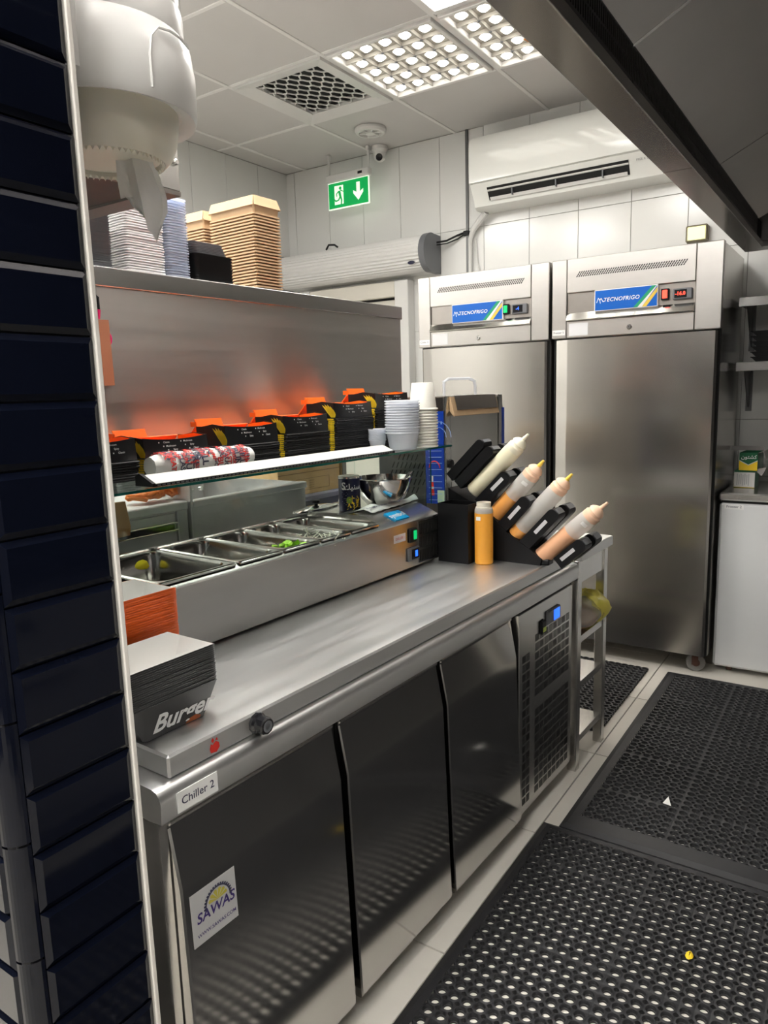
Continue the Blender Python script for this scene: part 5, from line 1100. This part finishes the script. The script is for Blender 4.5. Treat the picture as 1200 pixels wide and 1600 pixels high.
bottle('squeeze_bottle','tilted squeeze bottle with pink sauce, lowest in the rack',*(BT[3][0][0],2.187,BT[3][0][1],BT[3][1],BT[3][2]),PINKS,.62,CAPP,CAPP,True)
t = thing('standing_bottle','uncapped bottle full of orange sauce standing in front of the rack','sauce bottle',(-1.118,2.095,PZ1+.0003),'C')
part('sauce', MB().lathe([(.0001,.0005),(.028,.0005),(.0303,.004),(.0303,.170),(.0001,.170)],28), mat('bright_orange_sauce',(.95,.42,.05),.35,noise=.04,sss=.1), t, local=True)
part('body', MB().lathe([(.0300,.170),(.0302,.176),(.0290,.184),(.0265,.186)],28), BOTTLE, t, local=True); part('neck', MB().lathe([(.0265,.186),(.0268,.189),(.0235,.190),(.0235,.205),(.0215,.205),(.0215,.187)],26), CREAM, t, local=True)
part('date_label', MB().quad((.004,-.0309,.148),(-.012,-.0309,.148),(-.012,-.0309,.160),(.004,-.0309,.160)), WPRINT, t, smooth=0, local=True)
mk = MB()
for k in range(10): mk.tube([(.0304*math.cos(a),.0304*math.sin(a),.045+.011*k) for a in (-.35,-.25,-.15)], .0004, 4)
part('volume_marks', mk, mat('dark_orange',(.7,.3,.04),.5), t, smooth=0, local=True)
# ================================================================ COOKING RANGE UNDER THE HOOD (unseen, added for its reflections in doors and tiles)
t = thing('added_range', 'unseen cooking range added under the exhaust hood for reflections', 'stove', (.85, 1.9, 0))
part('body', MB().box(.44, .35, .12, 1.27, 3.35, .86, 0, .004), RANGE, t); part('hob', MB().box(.42, .34, .86, 1.28, 3.36, .90, 0, .006), STEEL_DK, t)
for k in range(3):
    d = part('oven_door', MB().box(.428, .42+.98*k, .18, .44, 1.30+.98*k, .66, 0, .004), RANGE, t); part('handle', MB().tube([(.41,.5+.98*k,.61),(.41,1.22+.98*k,.61)], .009, 8), CHROME, d)
    for q in range(3): part('knob', MB().lathe([(.02,0),(.017,.02),(.0001,.021)], 12, mx=Matrix.Translation((.44,.6+.98*k+.25*q,.77)) @ Matrix.Rotation(-math.pi/2,4,'Y')), BLACK, t)
    part('burner_grate', MB().box(.5,.45+.98*k,.901,1.2,.47+.98*k,.925).box(.5,.85+.98*k,.901,1.2,.87+.98*k,.925).box(.5,1.25+.98*k,.901,1.2,1.27+.98*k,.925).box(.5,.47+.98*k,.901,.52,1.25+.98*k,.925).box(1.18,.47+.98*k,.901,1.2,1.25+.98*k,.925), BLACK, t)
for x in (.5,1.2):
    for y in (.42,3.28): part('leg', MB().lathe([(.02,0),(.02,.121)], 12, (x,y,0)), STEEL_DK, t)
# ================================================================ OPEN SIDE TABLE
SU0, SU1, SV0, SV1, SZT = -.905, -1.55, 2.420, 2.725, .8375
t = thing('side_table', 'open stainless side table with three shelves between the chiller and the fridges', 'table', (-1.2, 2.57, 0), 'C')
part('top', MB().box(SU0, SV0, SZT-.038, SU1, SV1+.02, SZT, 0, .003), STEEL_TOP, t)
part('apron', MB().box(SU0-.018, SV0+.035, SZT-.125, SU0-.022, SV1-.035, SZT-.038).box(SU0-.03, SV1-.005, SZT-.10, SU1, SV1-.001, SZT-.038), STEEL, t)
for u in (SU0-.012, SU1+.045):
    for v in (SV0, SV1-.035): part('leg', MB().box(u, v, .0, u-.035, v+.035, SZT-.038, 0, .002), STEEL, t)
for z in (.510,.335,.126): part('shelf', MB().box(SU0-.016, SV0+.036, z-.022, SU0-.020, SV1-.036, z+.003).box(SU0-.020, SV0+.036, z-.002, SU1+.02, SV1-.036, z+.002), STEEL, t)
t = thing('bread_bag', 'bag of bread with yellow printed plastic on the top shelf of the side table', 'bread', (-1.0, 2.585, .512), 'C')
rb_ = random.Random(12)
def lump(a, b_, c, seed, n=14, ns=18, amp=.06):
    r = random.Random(seed); m = MB()
    for k in range(n+1):
        th = math.pi*k/n
        for i in range(ns):
            ph = 2*math.pi*i/ns; q = 1 + amp*(math.sin(3*ph+k)*.5 + r.uniform(-.5,.5)*math.sin(th)); m.v.append((a*math.sin(th)*math.cos(ph)*q, b_*math.sin(th)*math.sin(ph)*q, c*(1-math.cos(th))*.5*q))
    for k in range(n):
        for i in range(ns): m.f.append((k*ns+i, k*ns+(i+1)%ns, (k+1)*ns+(i+1)%ns, (k+1)*ns+i))
    m.m = [0]*len(m.f); return m
part('bread_loaf', lump(.09,.075,.100,3).xf(lambda p: p+Vector((.02,-.045,.0))), BREAD, t, local=True, smooth=60)
part('plastic_bag', lump(.085,.075,.125,4,amp=.14).xf(lambda p: p+Vector((.04,.045,0))), mat('yellow_bag',(.95,.82,.15),.3,noise=.1,nscale=30,bump=.4,bscale=25), t, 'yellow printed bag', local=True, smooth=60)
part('clear_wrap', lump(.098,.082,.125,5,amp=.10).xf(lambda p: p+Vector((.02,-.045,0))), CLEARP, t, local=True, smooth=60)
pb = MB()
for k in range(7): pb.box(-.012,-.004,0,.012,.0,.001) if False else text(pb, 'fresh', (.128-.010*abs(k-2)*.4, -.03+.022*(k%3), .035+.022*(k//3)), Vector((-.2,1,0)).normalized(), Vector((-.5,0,1)).normalized(), .014)
part('brown_print', pb, mat('brown_print',(.22,.10,.02),.6), t, smooth=0, local=True)
# ================================================================ BEHIND THE GLASS
def drawer_unit():
    t = thing('drawer_cabinet', 'stainless cabinet with drawers behind the topping chiller, orange rope on top', 'cabinet', (-1.95, 1.1, 0), 'C')
    u = -1.752
    part('body', MB().box(u-.012, .70, .02, -2.25, 1.405, 1.076), STEEL_REAR, t)
    part('top', MB().box(u+.002, .69, 1.076, -2.26, 1.408, 1.101, 0, .003), STEEL_REAR, t); part('upstand', MB().box(-2.1, .70, 1.101, -2.104, 1.405, 1.155), STEEL_REAR, t)
    part('post', MB().box(u, 1.368, .02, u-.012, 1.405, 1.076, 0, .002), STEEL_REAR, t)
    for z0, z1 in ((1.040,1.070),(.84,1.022),(.62,.832)):
        d = part('drawer', MB().box(u-.004, .72, z0+.004, u-.012, 1.362, z1), STEEL_REAR, t); part('pull', MB().box(u+.008, .72, (z0 if z1 > 1.05 else z1-.004), u-.006, 1.362, (z0 if z1 > 1.05 else z1-.004)+.006, 0, .002), CHROME, d)
    part('gap', MB().box(u-.010, .72, 1.022, u-.0125, 1.362, 1.042), GASKET, t)
drawer_unit()
t = thing('steel_basin_unit', 'stainless open basin unit behind the glass, right of the drawer cabinet', 'basin', (-2.0, 1.68, 0), 'C')
part('front', MB().box(-1.752, 1.425, .02, -1.760, 1.935, 1.098, 0, .002), STEEL_REAR, t); part('rim', MB().box(-1.742, 1.425, 1.078, -1.775, 1.935, 1.100, 0, .003), STEEL_REAR, t)
part('left_wall', MB().box(-1.745, 1.414, .90, -2.30, 1.424, 1.160, 0, .002), STEEL_REAR, t); part('right_wall', MB().box(-1.76, 1.927, .02, -2.30, 1.935, 1.098), STEEL_REAR, t)
part('back_wall', MB().box(-2.292, 1.425, .02, -2.30, 1.935, 1.20), STEEL_REAR, t); part('bottom', MB().box(-1.76, 1.425, .98, -2.292, 1.927, .985), STEEL_REAR, t); part('hinge_bolt', MB().lathe([(.0001,0),(.007,0),(.007,.01)], 10, mx=Matrix.Translation((-1.742,1.45,1.135)) @ Matrix.Rotation(math.pi/2,4,'Y')), CHROME, t); part('inner_rail', MB().box(-1.78,1.45,1.125,-2.29,1.457,1.132), CHROME, t)
rp = MB(); r7 = random.Random(7)
for q in range(3):
    pts = []
    for k in range(60):
        a = k/59; g = a*2*math.pi*4+q*1.7; pts.append((-1.84+.03*math.sin(g*1.3+q)+.01*math.sin(g*3), 1.29+.15*a+.02*math.cos(g), 1.113+(.006+.022*a)*abs(math.sin(g*.9+q))*1.2+.002))
    rp.tube(pts, .0065, 6)
single('orange_rope', rp, ROPE, 'tangled orange rope lying on the drawer cabinet behind the glass', 'rope', (-1.84,1.36,1.1012), 'C', smooth=60)
single('amber_board', MB().prism([(1.06,1.133),(1.185,1.131),(1.196,1.060),(1.192,1.035),(1.06,1.03)], 'x', -1.7495, -1.7385), AMBER, 'amber brown board hanging at the front of the drawer cabinet', 'board', (-1.745,1.12,1.03), 'C')
t = thing('rear_table', 'low steel table behind the glass under the crate and cardboard box', 'table', (-2.2, 2.3, 0), 'C')
part('top', MB().box(-1.86, 1.96, .868, -2.55, 2.62, .90, 0, .003), STEEL, t)
for u in (-1.88,-2.53):
    for v in (1.98,2.60): part('leg', MB().box(u-.015, v-.015, 0, u+.015, v+.015, .868), STEEL, t)
t = thing('plastic_crate', 'dark grey plastic crate with pale lid under the cardboard box', 'crate', (-2.13, 2.25, .9005), 'C')
part('bin', MB().prism([(-2.28,.9005),(-1.965,.9005),(-1.945,.99),(-2.30,.99)], 'y', 1.985, 2.36), PURP, t); part('lid', MB().box(-1.935, 1.975, .985, -2.31, 2.368, 1.012, 0, .008), PURPL, t, 'pale grey violet lid')
t = thing('cardboard_box', 'cardboard box lying on the plastic crate behind the glass', 'box', (-2.13, 2.22, 1.0125), 'C')
part('carton', MB().box(-1.948, 2.0, 1.0125, -2.30, 2.37, 1.145, 0, .002), mat('tan_cardboard',(.80,.55,.27),.75,noise=.06), t)
pb = MB(); 
for z in (1.03,1.075): pb.box(-1.9475,2.10,z,-1.947,2.30,z+.0012)
for k in range(4): text(pb, 'KEEP DRY', (-1.9472,2.19,1.038+.009*k), YC, Z_, .007)
pb.box(-1.9475,2.10,1.03,-1.947,2.1012,1.076).box(-1.9475,2.2988,1.03,-1.947,2.30,1.076)
part('printed_frame', pb, KRAFTE, t, smooth=0); part('tape', MB().box(-1.9476,2.0,1.1,-1.9470,2.37,1.102), KRAFTE, t, smooth=0)
